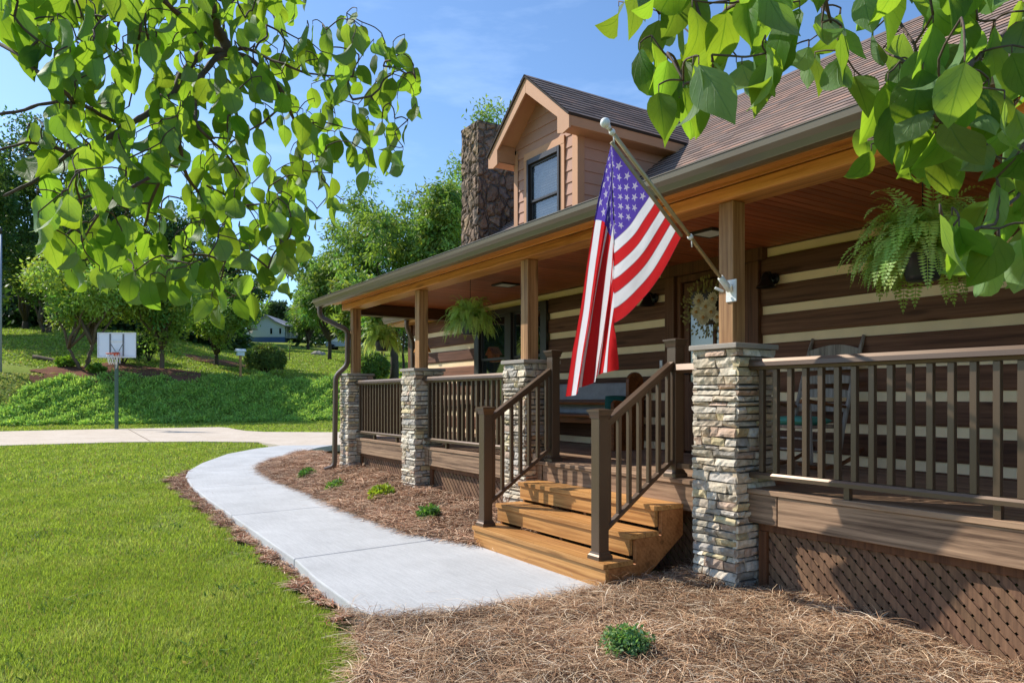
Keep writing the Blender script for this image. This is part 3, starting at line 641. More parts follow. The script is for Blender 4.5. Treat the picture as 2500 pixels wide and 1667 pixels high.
# gutters and spouts
GP = [(4.06, 3.115), (4.06, 2.985), (4.0, 2.975), (3.965, 2.985), (3.95, 3.03), (3.92, 3.06), (3.915, 3.1), (3.925, 3.1), (3.93, 3.09)]
def gutter(name, x0, x1, dy, dz, parent):
    mb_ = MB(); mb_.prism([(p[0]+dy, p[1]+dz) for p in GP], 'X', x0, x1)
    return mb_.build(name, M['gutter'], parent)
gutter('gutter', -12.42, 2.4, 0, 0, house); mb = MB(); mb.box(-12.42, 2.4, 3.91, 4.1, 3.104, 3.112); mb.build('drip_edge', M['gutter'], house)
gutter('gutter', -14.65, -12.46, 2.2, .03, house)
mb = MB(); mb.box(-14.65, -12.45, 6.262, 6.29, 2.95, 3.13); mb.box(-14.65, -12.45, 6.292, YW, 2.96, 2.98); mb.build('wing_fascia', M['beamX'], house)
def spout(path, parent, name='downspout', w=.085):
    mb_ = MB(); P = [Vector(p) for p in path]; fine = [P[0]]
    for i in range(1, len(P)-1):
        a = (P[i-1]-P[i]).normalized()*.09; b = (P[i+1]-P[i]).normalized()*.09
        for t in (0, .25, .5, .75, 1): fine.append((P[i]+a)*(1-t)**2 + P[i]*2*t*(1-t) + (P[i]+b)*t*t)
    fine.append(P[-1])
    vs = []; fs = []; n = len(fine)
    for i, p in enumerate(fine):
        d = (fine[min(i+1, n-1)]-fine[max(i-1, 0)]).normalized(); sx = d.cross(Vector((1, .0, 0))).normalized(); u = sx.cross(d).normalized()
        ring = [(1, .7), (.7, 1), (-.7, 1), (-1, .7), (-1, -.7), (-.7, -1), (.7, -1), (1, -.7)]
        for q in ring: vs.append(p + sx*q[0]*w*.42 + u*q[1]*w*.52)
    for i in range(n-1):
        for k in range(8): fs.append((i*8+k, i*8+(k+1) % 8, i*8+8+(k+1) % 8, i*8+8+k))
    mb_.add(vs, fs+[tuple(range(8)), tuple((n-1)*8+k for k in range(8))[::-1]])
    return mb_.build(name, M['spout'], parent)
spout([(-12.3, 4.0, 3.0), (-12.3, 4.0, 2.82), (-11.98, 4.38, 2.58), (-11.98, 4.38, 1.98), (-12.06, 4.2, 1.80), (-12.06, 4.18, .25), (-12.1, 4.02, .2)], house)
spout([(-13.6, 6.22, 3.0), (-13.6, 6.22, 2.86), (-14.0, YW-.06, 2.6), (-14.0, YW-.06, .3)], house)
# chimney of rubble stone
def chimney(x0, x1, y0, y1, z0, z1):
    V = []; F = []; st = .05
    def face(o, u, v, nu, nv, nrm):
        b = len(V); o = Vector(o); u = Vector(u); v = Vector(v); nrm = Vector(nrm)
        for i in range(nu+1):
            for j in range(nv+1):
                p = o+u*(i/nu)+v*(j/nv); q = p*4.6; q.z *= .8
                dd = mnoise.voronoi(q + Vector((mnoise.noise(p*2.2), mnoise.noise(p*2.2+Vector((9, 1, 3))), mnoise.noise(p*2.1+Vector((3, 7, 5)))))*.6)[0]
                e = min(1, (dd[1]-dd[0])*3.5); edge = 0 if (i in (0, nu)) else 1
                h = (e*.035-.018 + mnoise.noise(p*9)*.018)*(1 if edge else .6); V.append(p+nrm*h)
        for i in range(nu):
            for j in range(nv): a = b+i*(nv+1)+j; F.append((a, a+nv+1, a+nv+2, a+1))
    nz = int((z1-z0)/st); nx = int((x1-x0)/st); ny = int((y1-y0)/st)
    face((x0, y0, z0), (x1-x0, 0, 0), (0, 0, z1-z0), nx, nz, (0, -1, 0)); face((x1, y0, z0), (0, y1-y0, 0), (0, 0, z1-z0), ny, nz, (1, 0, 0))
    face((x1, y1, z0), (x0-x1, 0, 0), (0, 0, z1-z0), nx, nz, (0, 1, 0)); face((x0, y1, z0), (0, y0-y1, 0), (0, 0, z1-z0), ny, nz, (-1, 0, 0))
    m_ = MB(); m_.add(V, F, smooth=False); m_.box(x0-.01, x1+.01, y0-.01, y1+.01, z1-.03, z1+.02, (.8, .8, .8))
    m_.box(x0+.2, x1-.2, y0+.4, y1-.4, z1+.022, z1+.07, (.5, .3, .25)); return m_.build('chimney', M['chimney'], house)
chimney(-13.93, -13.2, 7.68, 9.2, 3.6, 7.23)
# dormer
DY = 7.0; DX0, DX1 = -10.70, -8.945; DZT = 5.62; DXM = (DX0+DX1)/2; zroof0 = zmain(DY)
EX0, EX1, EY = -11.0, -8.655, 6.6; EZ = 5.70; PK = 6.68; PX = DXM; slope_d = (PK-EZ)/(EX1-PX)
mb = MB()
def lap(mb_, o, u, width_fn, z0, z1, nrm, st=.185, hole=None):
    zz = z0; o = Vector(o); u = Vector(u); nrm = Vector(nrm)
    while zz < z1:
        z2 = min(z1, zz+st); A0, B0 = width_fn(zz); A1, B1 = width_fn(z2)
        spans = [(A0, B0, A1, B1)]
        if hole and zz < hole[3] and z2 > hole[2]: spans = [(A0, hole[0], A1, hole[0]), (hole[1], B0, hole[1], B1)]
        for a0, b0, a1, b1 in spans:
            if b0-a0 < .02: continue
            v = [o+u*a0+nrm*.022, o+u*b0+nrm*.022, o+u*b1+nrm*.006, o+u*a1+nrm*.006]
            for p, h in zip(v, (zz, zz, z2, z2)): p.z = h
            w = [p-nrm*(p-o).dot(nrm)*0 - nrm*.03 for p in v]
            k = random.uniform(.96, 1.04)
            mb_.add([tuple(p) for p in v+w], [(0, 1, 2, 3), (1, 0, 4, 5), (0, 3, 7, 4), (2, 1, 5, 6), (3, 2, 6, 7)], (k, k, k))
        zz = z2
W = DX1-DX0
def wf(z):
    if z <= EZ+.0: return (0.0, W)
    t = (z-EZ-.0)/slope_d; return (max(0, t-(DX0-EX0)), min(W, W-t+(EX1-DX1)))
lap(mb, (DX0, DY, 0), (1, 0, 0), wf, 3.9, PK-.1, (0, -1, 0), hole=(DX0-DX0+.40, .41+.945, 4.05, 5.50))
def sf(z): return (0.0, max(.0, (z+1.137)/.75 - DY))
lap(mb, (DX1, DY, 0), (0, 1, 0), sf, 4.05, DZT+.12, (1, 0, 0)); lap(mb, (DX0, DY, 0), (0, 1, 0), sf, 4.05, DZT+.12, (-1, 0, 0))
dormer = mb.build('dormer', M['siding'], house)
mb = MB(); mb.box(DX1-.11, DX1+.03, DY-.035, DY-.024, 3.95, EZ-.02); mb.box(DX1+.024, DX1+.036, DY-.03, DY+.1, 4.05, EZ-.02); mb.box(DX0-.03, DX0+.09, DY-.035, DY-.024, 3.95, EZ-.02)
WX0, WX1, WZ0, WZ1 = -10.29, -9.36, 4.05, 5.47
mb.box(WX0-.11, WX0-.003, DY-.045, DY-.02, 3.95, WZ1); mb.box(WX1+.003, WX1+.11, DY-.045, DY-.02, 3.95, WZ1); mb.box(WX0-.11, WX1+.11, DY-.047, DY-.02, WZ1+.002, WZ1+.13)
# fascia boards on the gable, boxed ends, eave boards and soffits
def rake(sx, xe):
    zt = lambda x: PK-(abs(x-PX))*slope_d
    a = .21
    poly = [(PX, PK-.03), (xe, EZ-.03), (xe, EZ-.03-a), (xe-sx*.16, EZ-.03-a-.04), (xe-sx*.30, EZ-.03-a-.0), (xe-sx*.30, zt(xe-sx*.30)-.03-a), (PX, PK-.03-a*1.25)]
    mb.prism(poly if sx > 0 else poly[::-1], 'Y', EY, EY+.035)
rake(1, EX1); rake(-1, EX0)
yend = (EZ+1.137)/.75
for sx, xe, xw in ((1, EX1, DX1), (-1, EX0, DX0)):
    mb.box(min(xe, xe-sx*.03), max(xe, xe-sx*.03), EY+.036, yend+.05, EZ-.2, EZ-.035)
    mb.box(min(xe-sx*.03, xw), max(xe-sx*.03, xw), EY+.036, yend+.25, EZ-.205, EZ-.185)
    n = 8
    mb.prism([(xe-sx*.03, EZ-.09), (PX, PK-.09), (PX, PK-.11), (xe-sx*.03, EZ-.11)], 'Y', EY+.036, DY)
    mb.box(min(xe-sx*.3, xe-sx*.28), max(xe-sx*.3, xe-sx*.28), EY+.036, DY-.03, EZ-.2, EZ+.1)
mb.build('dormer_trim', M['dtrim'], dormer, .003)
yp = (PK+1.137)/.75
for sx, xe in ((1, EX1+.03), (-1, EX0-.03)):
    ze_ = EZ-.03*slope_d
    shingled('dormer_roof', [([(xe, EY-.03, ze_), (xe, (ze_+1.137)/.75+.1, ze_), (PX, yp+.1, PK), (PX, EY-.03, PK)], (0, 1, 0), Vector((-sx, 0, slope_d)), (xe, 0, ze_))], dormer, .035)
add_window(WX0, WX1, WZ0, WZ1, DY-.02, 1, dormer, .05, 'window_frame', 'dglass')
mb = MB(); z = WZ0+.1
while z < WZ1-.1: mb.box(WX0+.06, WX1-.06, DY+.05, DY+.07, z, z+.03); z += .045
mb.build('blind', M['white'], dormer)
# ---------------------------------------------------------------- stone porch columns
SC = [S(c) for c in ((232, 226, 214), (214, 208, 200), (222, 210, 192), (204, 194, 182), (238, 232, 222), (204, 182, 168), (214, 202, 168), (190, 187, 184), (226, 216, 200), (206, 199, 186), (196, 192, 190), (216, 212, 206))]
def ledge(mb_, o, u, width, nrm, rows, offs):
    o = Vector(o); u = Vector(u); nrm = Vector(nrm); up = Vector((0, 0, 1))
    for (z0, z1) in rows:
        x = -.0
        while x < width-.005:
            w = random.choice((.07, .1, .13, .17, .21, .25))*random.uniform(.85, 1.2)
            if width-(x+w) < .06: w = width-x
            splits = [(z0, z1)] if (z1-z0 < .085 or random.random() < .8) else [(z0, (z0+z1)/2), ((z0+z1)/2, z1)]
            for s0, s1 in splits:
                c = random.choice(SC); k = random.uniform(.66, 1.0); c = tuple(v*k for v in c)
                g_ = .005; dep = random.uniform(.012, .038); nx = max(3, int(w/.03)); nz = max(2, int((s1-s0)/.022)); vs = []; fs = []
                sd_ = random.uniform(0, 99); tl = random.uniform(-.012, .012); jit = [random.uniform(-.006, .006) for _ in range(4)]
                edge0 = x < .001; edge1 = x+w > width-.001
                for i in range(nx+1):
                    for j in range(nz+1):
                        a = i/nx; b = j/nz
                        px = x+g_+(w-2*g_)*a + (mnoise.noise((sd_, b*3, 1))*.006 if 0 < i < nx else 0)
                        if edge1 and i == nx: px = width + .012
                        if edge0 and i == 0: px = -.012
                        pz = s0+g_+(s1-s0-2*g_)*b + (jit[0]*(1-a)+jit[1]*a if j == nz else 0)+(jit[2]*(1-a)+jit[3]*a if j == 0 else 0)
                        rim = (i == 0 and not edge0) or (i == nx and not edge1) or j in (0, nz)
                        h = dep*(0.78 if rim else 1) + tl*(b-.5)*2.2 + (mnoise.noise((px*26+sd_, pz*34, sd_))*.013 + mnoise.noise((px*70+sd_, pz*80, 3))*.007)*(.6 if rim else 1)
                        vs.append(o+u*px+up*pz+nrm*h)
                n0 = len(vs)
                for i in range(nx+1):
                    for j in range(nz+1):
                        if i in (0, nx) or j in (0, nz): pass
                for i in range(nx):
                    for j in range(nz): q = i*(nz+1)+j; fs.append((q, q+nz+1, q+nz+2, q+1))
                rim = [i*(nz+1) for i in range(nx+1)] + [nx*(nz+1)+j for j in range(1, nz+1)] + [i*(nz+1)+nz for i in range(nx-1, -1, -1)] + [j for j in range(nz-1, 0, -1)]
                back = []
                for q in rim: p = vs[q]; vs.append(p - nrm*((p-o).dot(nrm)+.02)); back.append(len(vs)-1)
                for i in range(len(rim)): j = (i+1) % len(rim); fs.append((rim[j], rim[i], back[i], back[j]))
                mb_.add(vs, fs, c, 0, False)
            x += w
def column(x0, x1, zb, label):
    y0, y1 = 4.315, 4.72; xm = (x0+x1)/2; zt = 1.793
    t = thing('porch_column', label, 'column', (xm, 4.5, zb), 'stone based columns along the porch')
    rows = []; z = zb
    while z < zt-.02:
        h = random.choice((.036, .045, .055, .065, .08)); z2 = min(zt, z+h); z2 = zt if zt-z2 < .04 else z2; rows.append((z, z2)); z = z2
    s = MB(); a, b = x0+.02, x1-.02
    s.box(a, b, y0, y1, zb, zt, (1, 1, 1), 1)
    ledge(s, (a, y0, 0), (1, 0, 0), b-a, (0, -1, 0), rows, 0); ledge(s, (b, y0, 0), (0, 1, 0), y1-y0, (1, 0, 0), rows, 0)
    ledge(s, (a, y1, 0), (0, -1, 0), y1-y0, (-1, 0, 0), rows, 0); ledge(s, (b, y1, 0), (-1, 0, 0), b-a, (0, 1, 0), rows, 0)
    s.build('stone_base', [M['stone'], M['mortar']], t)
    c = MB(); c.box(x0-.018, x1+.02, y0-.045, y1+.04, zt+.002, zt+.042, (1, 1, 1)); c.build('cap', M['cap'], t, .006, 2)
    p = MB(); pw = .07; p.box(xm-pw, xm+pw, 4.43, 4.57, zt+.044, 2.938); p.build('post', M['post'], t, .006, 2)
    return t
column(-12.12, -11.71, .12, 'stone column with dark timber post at the far end beside the downspout')
column(-9.55, -9.115, .08, 'stone column with lit timber post between the two far railings')
column(-6.83, -6.405, .03, 'stone column and timber post just left of the porch steps')
column(-4.035, -3.605, -.12, 'nearest stone column, right of the steps, its post holding the flag bracket')
column(-.98, -.55, -.15, 'stone column at the near end past the long railing')
# ---------------------------------------------------------------- railings
def railing(x0, x1, xs, label, feet):
    t = thing('porch_railing', label, 'railing', ((x0+x1)/2, 4.47, DK), 'metal railings along the porch front')
    prof = [(4.40, 1.66), (4.405, 1.69), (4.42, 1.712), (4.52, 1.712), (4.535, 1.69), (4.54, 1.66), (4.51, 1.655), (4.505, 1.635), (4.435, 1.635), (4.43, 1.655)]
    m_ = MB(); m_.prism(prof, 'X', x0, x1); m_.build('top_rail', M['rail'], t)
    prof = [(4.43, .835), (4.43, .862), (4.442, .878), (4.498, .878), (4.51, .862), (4.51, .835)]
    m_ = MB(); m_.prism(prof, 'X', x0, x1); m_.build('bottom_rail', M['rail'], t)
    for x in xs: m_ = MB(); m_.box(x-.019, x+.019, 4.451, 4.489, .88, 1.634, (random.uniform(.95, 1.04),)*3); m_.build('baluster', M['rail'], t, .002)
    for x in feet: m_ = MB(); m_.box(x-.02, x+.02, 4.45, 4.49, DK+.001, .834); m_.build('support_foot', M['rail'], t)
    return t
lin = lambda a, b, s: [a+s*i for i in range(int((b-a)/s)+1)]
railing(-3.60, -.98, lin(-3.51, -1.05, .1213), 'long railing on the right bay in front of the rocking chair', [-2.83, -1.93])
railing(-9.11, -6.83, lin(-9.02, -6.88, .1195), 'railing between second and third columns left of the steps, in front of the window', [-8.5, -7.5])
railing(-11.70, -9.55, lin(-11.61, -9.6, .1175), 'farthest railing, next to the corner column with the downspout', [-10.98, -10.1])
def newel(parent, x, y, z0, z1, w=.05):
    m_ = MB(); m_.box(x-w, x+w, y-w, y+w, z0+.045, z1-.05, (1, 1, 1)); n_ = m_.build('newel_post', M['rail'], parent, .004, 2)
    m_ = MB(); m_.frustum(x, y, z0, z0+.03, w+.022, w+.02); m_.frustum(x, y, z0+.03, z0+.045, w+.02, w+.006); m_.frustum(x, y, z0+.045, z0+.06, w+.009, w+.003); m_.build('post_base', M['rail'], n_)
    m_ = MB(); m_.frustum(x, y, z1-.075, z1-.06, w+.004, w+.012); m_.frustum(x, y, z1-.06, z1-.02, w+.006, w+.022); m_.frustum(x, y, z1-.02, z1-.008, w+.026, w+.026); m_.frustum(x, y, z1-.008, z1+.004, w+.026, .012); m_.build('post_cap', M['rail'], n_)
def stair_rail(x, side, label):
    t = thing('stair_railing', label, 'railing', (x, 3.7, .157), 'railings beside the porch steps')
    newel(t, x, 3.70, .157, 1.34); newel(t, x, 4.53, DK+.001, 1.93)
    a, b = 3.752, 4.478
    zt = lambda y: 1.235+(y-3.752)*.668
    zb_ = lambda y: .385+(y-3.752)*.70
    m_ = MB()
    for dz, w, h in ((0, .075, .028), (-.028, .055, .028), (-.05, .038, .02)): m_.bar((x, a, zt(a)+dz), (x, b, zt(b)+dz), w, h, tint=(1, 1, 1))
    m_.build('handrail', M['rail'], t, .003)
    m_ = MB(); m_.bar((x, a, zb_(a)), (x, b, zb_(b)), .05, .035, tint=(1, 1, 1)); m_.build('bottom_rail', M['rail'], t, .003)
    for k in range(7):
        y = a+.035+k*.109; m_ = MB(); m_.box(x-.017, x+.017, y-.017, y+.017, zb_(y)+.012, zt(y)-.055, (1, 1, 1)); m_.build('baluster', M['rail'], t, .002)
    xa, xb = (x+.052, x+.052+.25) if side > 0 else (x-.052-.09, x-.052)
    m_ = MB(); m_.prism([(4.46, 1.66), (4.48, 1.71), (4.58, 1.71), (4.60, 1.66), (4.56, 1.635), (4.50, 1.635)], 'X', xa, xb); m_.build('top_rail', M['rail'], t)
    m_ = MB(); m_.box(xa, xb, 4.49, 4.57, .835, .878); m_.build('bottom_rail', M['rail'], t)
stair_rail(-6.215, -1, 'brown metal stair railing on the left side of the steps')
stair_rail(-4.45, 1, 'brown metal stair railing on the right side of the steps, by the nearest column')
# ---------------------------------------------------------------- steps
st = thing('wooden_steps', 'orange brown wooden steps from the walkway up to the porch', 'steps', (-5.26, 3.6, -.03))
SX0, SX1 = -6.29, -4.27
def screws(mb_, y, z):
    for x in (SX0+.03, -5.26, SX1-.03):
        for dy in (-.04, .04): mb_.box(x-.005, x+.005, y+dy-.005, y+dy+.005, z-.002, z+.0006, (.25, .22, .2))
for k, (yf, zt) in enumerate(((3.6, .157), (3.875, .357), (4.15, .557))):
    m_ = MB(); m_.box(SX0, SX1, yf-.015, yf+.137, zt-.038, zt); screws(m_, yf+.06, zt); m_.build('tread', M['step'], st, .005, 2)
    m_ = MB(); m_.box(SX0, SX1, yf+.142, yf+.288, zt-.038, zt-.001); screws(m_, yf+.21, zt-.001); m_.build('tread', M['step'], st, .005, 2)
    m_ = MB(); m_.box(SX0+.002, SX1-.04 if k else SX1-.001, yf+.006, yf+.042, (zt-.2+.025) if k else -.05, zt-.040); m_.build('riser', M['step'], st, .004, 2)
for x in (SX0+.004, SX1-.039, -5.28):
    k = 0 if x < -6 else .0
    m_ = MB(); y0 = 3.644 if x != SX1-.039 else 3.6435
    poly = [(y0, -.055), (y0, .117), (3.918, .117), (3.918, .317), (4.193, .317), (4.193, .517), (4.438, .517), (4.438, .30), (3.95, -.055)]
    m_.prism(poly, 'X', x, x+.037, (1, .98, .96)); m_.build('stringer', M['stringer'], st, .003)
# ---------------------------------------------------------------- lattice skirts
def clip(poly, a, b, c):       # keep a*x+b*z <= c
    out = []
    for i in range(len(poly)):
        p, q = poly[i], poly[(i+1) % len(poly)]; fp_, fq = a*p[0]+b*p[1]-c, a*q[0]+b*q[1]-c
        if fp_ <= 0: out.append(p)
        if fp_*fq < 0: s_ = fp_/(fp_-fq); out.append((p[0]+(q[0]-p[0])*s_, p[1]+(q[1]-p[1])*s_))
    return out
def lattice(x0, x1, z0, z1, label, y=4.53):
    t = thing('lattice_skirt', label, 'lattice', ((x0+x1)/2, y, z0), 'lattice panels under the porch')
    m_ = MB(); per = .064*math.sqrt(2); wd_ = .047*math.sqrt(2)
    for sgn, yy in ((1, y), (-1, y+.009)):
        s_ = x0-(z1-z0)-.3
        while s_ < x1+(z1-z0)+.3:
            # band s_ <= x + sgn*z <= s_+wd_
            poly = [(x0, z0), (x1, z0), (x1, z1), (x0, z1)]
            off = -sgn*0 + (0 if sgn > 0 else 0)
            poly = clip(poly, -1, -sgn, -(s_+sgn*z0*1)); poly = clip(poly, 1, sgn, s_+wd_+sgn*z0) if len(poly) > 2 else []
            if len(poly) > 2:
                k = random.uniform(.82, 1.15); m_.prism(poly, 'Y', yy, yy+.0085, (k, k*random.uniform(.94, 1.02), k*.97))
            s_ += per
    m_.build('lattice_panel', M['lattice'], t)
    m_ = MB(); m_.box(x0-.07, x0-.002, y-.03, y+.03, z0, z1-.002); m_.box(x0-.07, x1, y-.028, y+.03, z1, z1+.055); m_.build('frame', M['trimdark'], t, .003)
lattice(-3.50, -1.0, -.15, .44, 'brown lattice panel under the right bay, striped by shadow')
lattice(-9.0, -6.87, .05, .44, 'brown lattice panel behind the small plants beside the steps')
lattice(-11.62, -9.58, .10, .44, 'farthest brown lattice panel under the porch corner')
lattice(-6.35, -4.1, -.1, .44, 'lattice panel behind the wooden steps', 4.60)
# ---------------------------------------------------------------- porch lamps
def ceil_lamp(x, y, label):
    t = thing('ceiling_light', label, 'light', (x, y, ZC), 'square porch ceiling lights')
    m_ = MB()
    for a, b, c, d in ((-.15, .15, -.15, -.12), (-.15, .15, .12, .15), (-.15, -.12, -.12, .12), (.12, .15, -.12, .12)): m_.box(x+a, x+b, y+c, y+d, ZC-.025, ZC-.001)
    m_.build('frame', M['dark'], t); m_ = MB(); m_.box(x-.119, x+.119, y-.119, y+.119, ZC-.022, ZC-.002, (1, 1, 1)); m_.build('diffuser', M['lamp'], t)
ceil_lamp(-8.83, 5.59, 'square flat ceiling light above the pew side of the porch'); ceil_lamp(-4.95, 5.52, 'square flat ceiling light behind the flag pole and nearest post')
def sconce(x, label):
    t = thing('wall_lamp', label, 'lamp', (x, YW, 2.66), 'black wall lamps beside the door')
    m_ = MB(); Mx = Matrix.Rotation(R(90), 3, 'X'); m_.lathe([(.0, 0), (.06, 0), (.065, .02), (.03, .03)], (x, YW-.002, 2.70), 16, M=Mx); m_.tube([(x, YW-.03, 2.70), (x, YW-.09, 2.76), (x, YW-.15, 2.75)], .014, 8); m_.build('bracket', M['black'], t)
    m_ = MB(); m_.lathe([(.02, .0), (.035, -.02), (.05, -.05), (.058, -.10), (.075, -.145), (.105, -.165), (.10, -.16), (.05, -.08), (.0, -.03)], (x, YW-.15, 2.76), 18); m_.build('shade', M['black'], t)
sconce(-6.83, 'black bell shaped wall lamp left of the front door'); sconce(-5.02, 'black bell shaped wall lamp just right of the flag bracket post')
b = MB(); b.box(-6.735, -6.69, YW-.025, YW-.004, 1.76, 1.9, (1, 1, 1)); b.box(-6.722, -6.703, YW-.03, YW-.024, 1.8, 1.83, (.5, .5, .5)); tag(b.build('doorbell', M['white'], None, .004), 'small white doorbell plate on the door trim', 'doorbell')
# ---------------------------------------------------------------- wreath on the door
w = thing('door_wreath', 'cream flower wreath with dry sprigs hanging on the front door', 'wreath', (-5.92, YW-.02, 2.47))
m_ = MB(); ring = [(-5.92+.2*math.cos(a), YW-.03+.01*math.sin(a*5), 2.5+.2*math.sin(a)) for a in np.linspace(0, 2*math.pi, 25)]; m_.tube(ring, .022, 6); m_.build('ring', M['twig'], w)
def petals(mb_, c, r, n, tilt):
    c = Vector(c)
    for lay in range(3):
        rr = r*(1-.25*lay); k = random.uniform(.85, 1.05)
        for i in range(n):
            a = 2*math.pi*(i+lay*.37)/n+random.uniform(-.1, .1); dirv = Vector((math.cos(a), -.25-.3*lay+tilt, math.sin(a))); dirv.normalize(); sx = dirv.cross(Vector((0, 1, 0))).normalized()*rr*.2
            mb_.add([c-sx*.4, c+dirv*rr*.6-sx, c+dirv*rr, c+dirv*rr*.6+sx, c+sx*.4], [(0, 1, 2, 3, 4)], (k, k, k*.98))
cream = leafmat('cream_petal', S((232, 214, 176)), .3, S((232, 214, 176)))
for dx, dz, r in ((-.09, .1, .1), (-.02, -.1, .12), (.1, -.05, .11), (.12, .1, .09), (-.13, -.03, .09), (.19, -.12, .08), (.02, .02, .1)):
    m_ = MB(); petals(m_, (-5.92+dx, YW-.08, 2.47+dz), r, 16, 0); m_.lathe([(.02, 0), (.016, .012), (0, .016)], (-5.92+dx, YW-.1, 2.47+dz), 8, (.9, .6, .3), M=Matrix.Rotation(R(90), 3, 'X')); m_.build('flower', cream, w)
m_ = MB()
for i in range(220):
    a = random.uniform(0, 2*math.pi); r = random.uniform(.17, .34); p = Vector((-5.92+r*math.cos(a)*1.1, YW-.05+random.uniform(-.04, .02), 2.48+r*math.sin(a))); q = p+Vector((math.cos(a)*.05, random.uniform(-.02, .01), math.sin(a)*.05+.01)); s_ = Vector((-math.sin(a), 0, math.cos(a)))*.016
    k = random.uniform(.6, 1.2); m_.add([p, (p+q)/2+s_, q, (p+q)/2-s_], [(0, 1, 2, 3)], (k, k, k*.8))
m_.build('foliage', leafmat('dry_sprig', S((150, 136, 76)), .3), w)
# ---------------------------------------------------------------- pew with blanket and pillow
pw = thing('church_pew', 'long wooden pew with rounded end panel against the porch wall', 'bench', (-8, 6.3, DK))
def pew_end(x):
    P = [(6.02, DK), (6.02, DK+.6), (6.06, DK+.64), (6.26, DK+.62)]; c = 6.40; P += [(c-.13, DK+.66)]
    P += [(c+.13*math.cos(a), DK+.87+.13*math.sin(a)) for a in np.linspace(math.pi, 0, 11)]; P += [(c+.14, DK)]
    m_ = MB(); m_.prism(P, 'X', x, x+.055); m_.build('end_panel', M['pew'], pw, .006, 2)
pew_end(-7.03); pew_end(-9.06)
m_ = MB(); m_.box(-9.0, -7.035, 6.06, 6.42, DK+.41, DK+.445); m_.build('seat', M['pew'], pw, .008, 2)
m_ = MB(); m_.bar((-9.0, 6.46, DK+.645), (-7.035, 6.46, DK+.645), .44, .03, (0, -.25, 1), mat=0); m_.build('backrest', M['pew'], pw)
m_ = MB(); m_.box(-9.0, -7.035, 6.10, 6.13, DK+.33, DK+.405); m_.build('apron', M['pew'], pw)
m_ = MB(); vs = []; fs = []; nx, nz = 40, 12
for i in range(nx+1):
    for j in range(nz+1):
        x = -8.98+1.93*i/nx; t_ = j/nz; z = DK+.45+.42*t_; y = 6.375+.075*t_-.006*mnoise.noise((x*4, z*5, 0))-.012*math.sin(x*9+z*3)*.4
        vs.append((x, y, z))
for i in range(nx):
    for j in range(nz): a = i*(nz+1)+j; fs.append((a, a+nz+1, a+nz+2, a+1))
m_.add(vs, fs, smooth=True); bl = tag(m_.build('blanket', M['blanket']), 'grey blanket covering the back of the pew', 'blanket'); sdm = bl.modifiers.new('thick', 'SOLIDIFY'); sdm.thickness = .015
def pillow(c, sx, sy, sz, rot, mat, name, label, cat):
    vs = []; fs = []; n = 14
    for side in (1, -1):
        for i in range(n+1):
            for j in range(n+1):
                u, v = i/n*2-1, j/n*2-1; h = (max(0, (1-u**4)*(1-v**4)))**.6; cx_ = 1-.06*v*v; cz_ = 1-.06*u*u
                vs.append((u*sx*cx_, side*h*sy, v*sz*cz_))
    for s_ in (0, 1):
        for i in range(n):
            for j in range(n): a = s_*(n+1)**2+i*(n+1)+j; q = (a, a+n+1, a+n+2, a+1); fs.append(q if s_ else q[::-1])
    m_ = MB(); m_.add([rot @ Vector(v)+Vector(c) for v in vs], fs, smooth=True); o = m_.build(name, mat); 
    return tag(o, label, cat)
pillow((-7.2, 6.25, DK+.58), .14, .06, .125, Matrix.Rotation(R(50), 3, 'Z') @ Matrix.Rotation(R(-15), 3, 'X'), M['pillow'], 'throw_pillow', 'dark teal throw pillow in the corner of the pew', 'pillow')
# ---------------------------------------------------------------- rocking chair
ch = thing('rocking_chair', 'white weathered ladder back rocking chair behind the right railing', 'chair', (-4.3, 6.05, DK))
cx0, cx1 = -4.56, -4.03
def leg(nm, pts, rs): m_ = MB(); m_.tube(pts, rs, 10); m_.build(nm, M['chairwood'], ch)
turned = [.020, .024, .019, .024, .022, .018]
for x in (cx0, cx1):
    leg('front_leg', [(x, 5.80-.03*i/5+.0, DK+.07+.56*i/5) for i in range(6)], turned)
    P = [(x+(.01 if x > -4.3 else -.01)*i/8, 6.20+.035*i+.002*i*i, DK+.07+1.2*i/8) for i in range(9)]
    leg('rear_post', P, [.018, .022, .019, .023, .019, .022, .018, .021, .016])
    m_ = MB(); m_.tube([(x, 5.62+.1*i, DK+.028+.012*((i-3.8)**2)*.35) for i in range(11)], [.012]+[.019]*9+[.012], 8); m_.build('rocker', M['chairbrown'], ch)
    m_ = MB(); m_.add(*((lambda A: ([tuple(p) for p in A], [(0, 1, 2, 3), (7, 6, 5, 4), (0, 4, 5, 1), (1, 5, 6, 2), (2, 6, 7, 3), (3, 7, 4, 0)]))([(x-.05, 5.70, DK+.66), (x+.05, 5.70, DK+.66), (x+.03, 6.30, DK+.60), (x-.03, 6.30, DK+.60), (x-.05, 5.70, DK+.63), (x+.05, 5.70, DK+.63), (x+.03, 6.30, DK+.575), (x-.03, 6.30, DK+.575)]))); m_.build('armrest', M['chairbrown'], ch, .008, 2)
for z in (.20, .30): m_ = MB(); m_.tube([(cx0, 5.79, DK+z), (cx1, 5.79, DK+z)], .011, 8); m_.build('stretcher', M['chairwood'], ch)
for x in (cx0, cx1):
    for z in (.19, .29): m_ = MB(); m_.tube([(x, 5.79, DK+z), (x, 6.24, DK+z-.02)], .010, 8); m_.build('stretcher', M['chairwood'], ch)
m_ = MB(); m_.box(cx0, cx1, 5.77, 6.26, DK+.39, DK+.42, (.95, .8, .7)); m_.build('seat', M['chairwood'], ch, .01, 2)
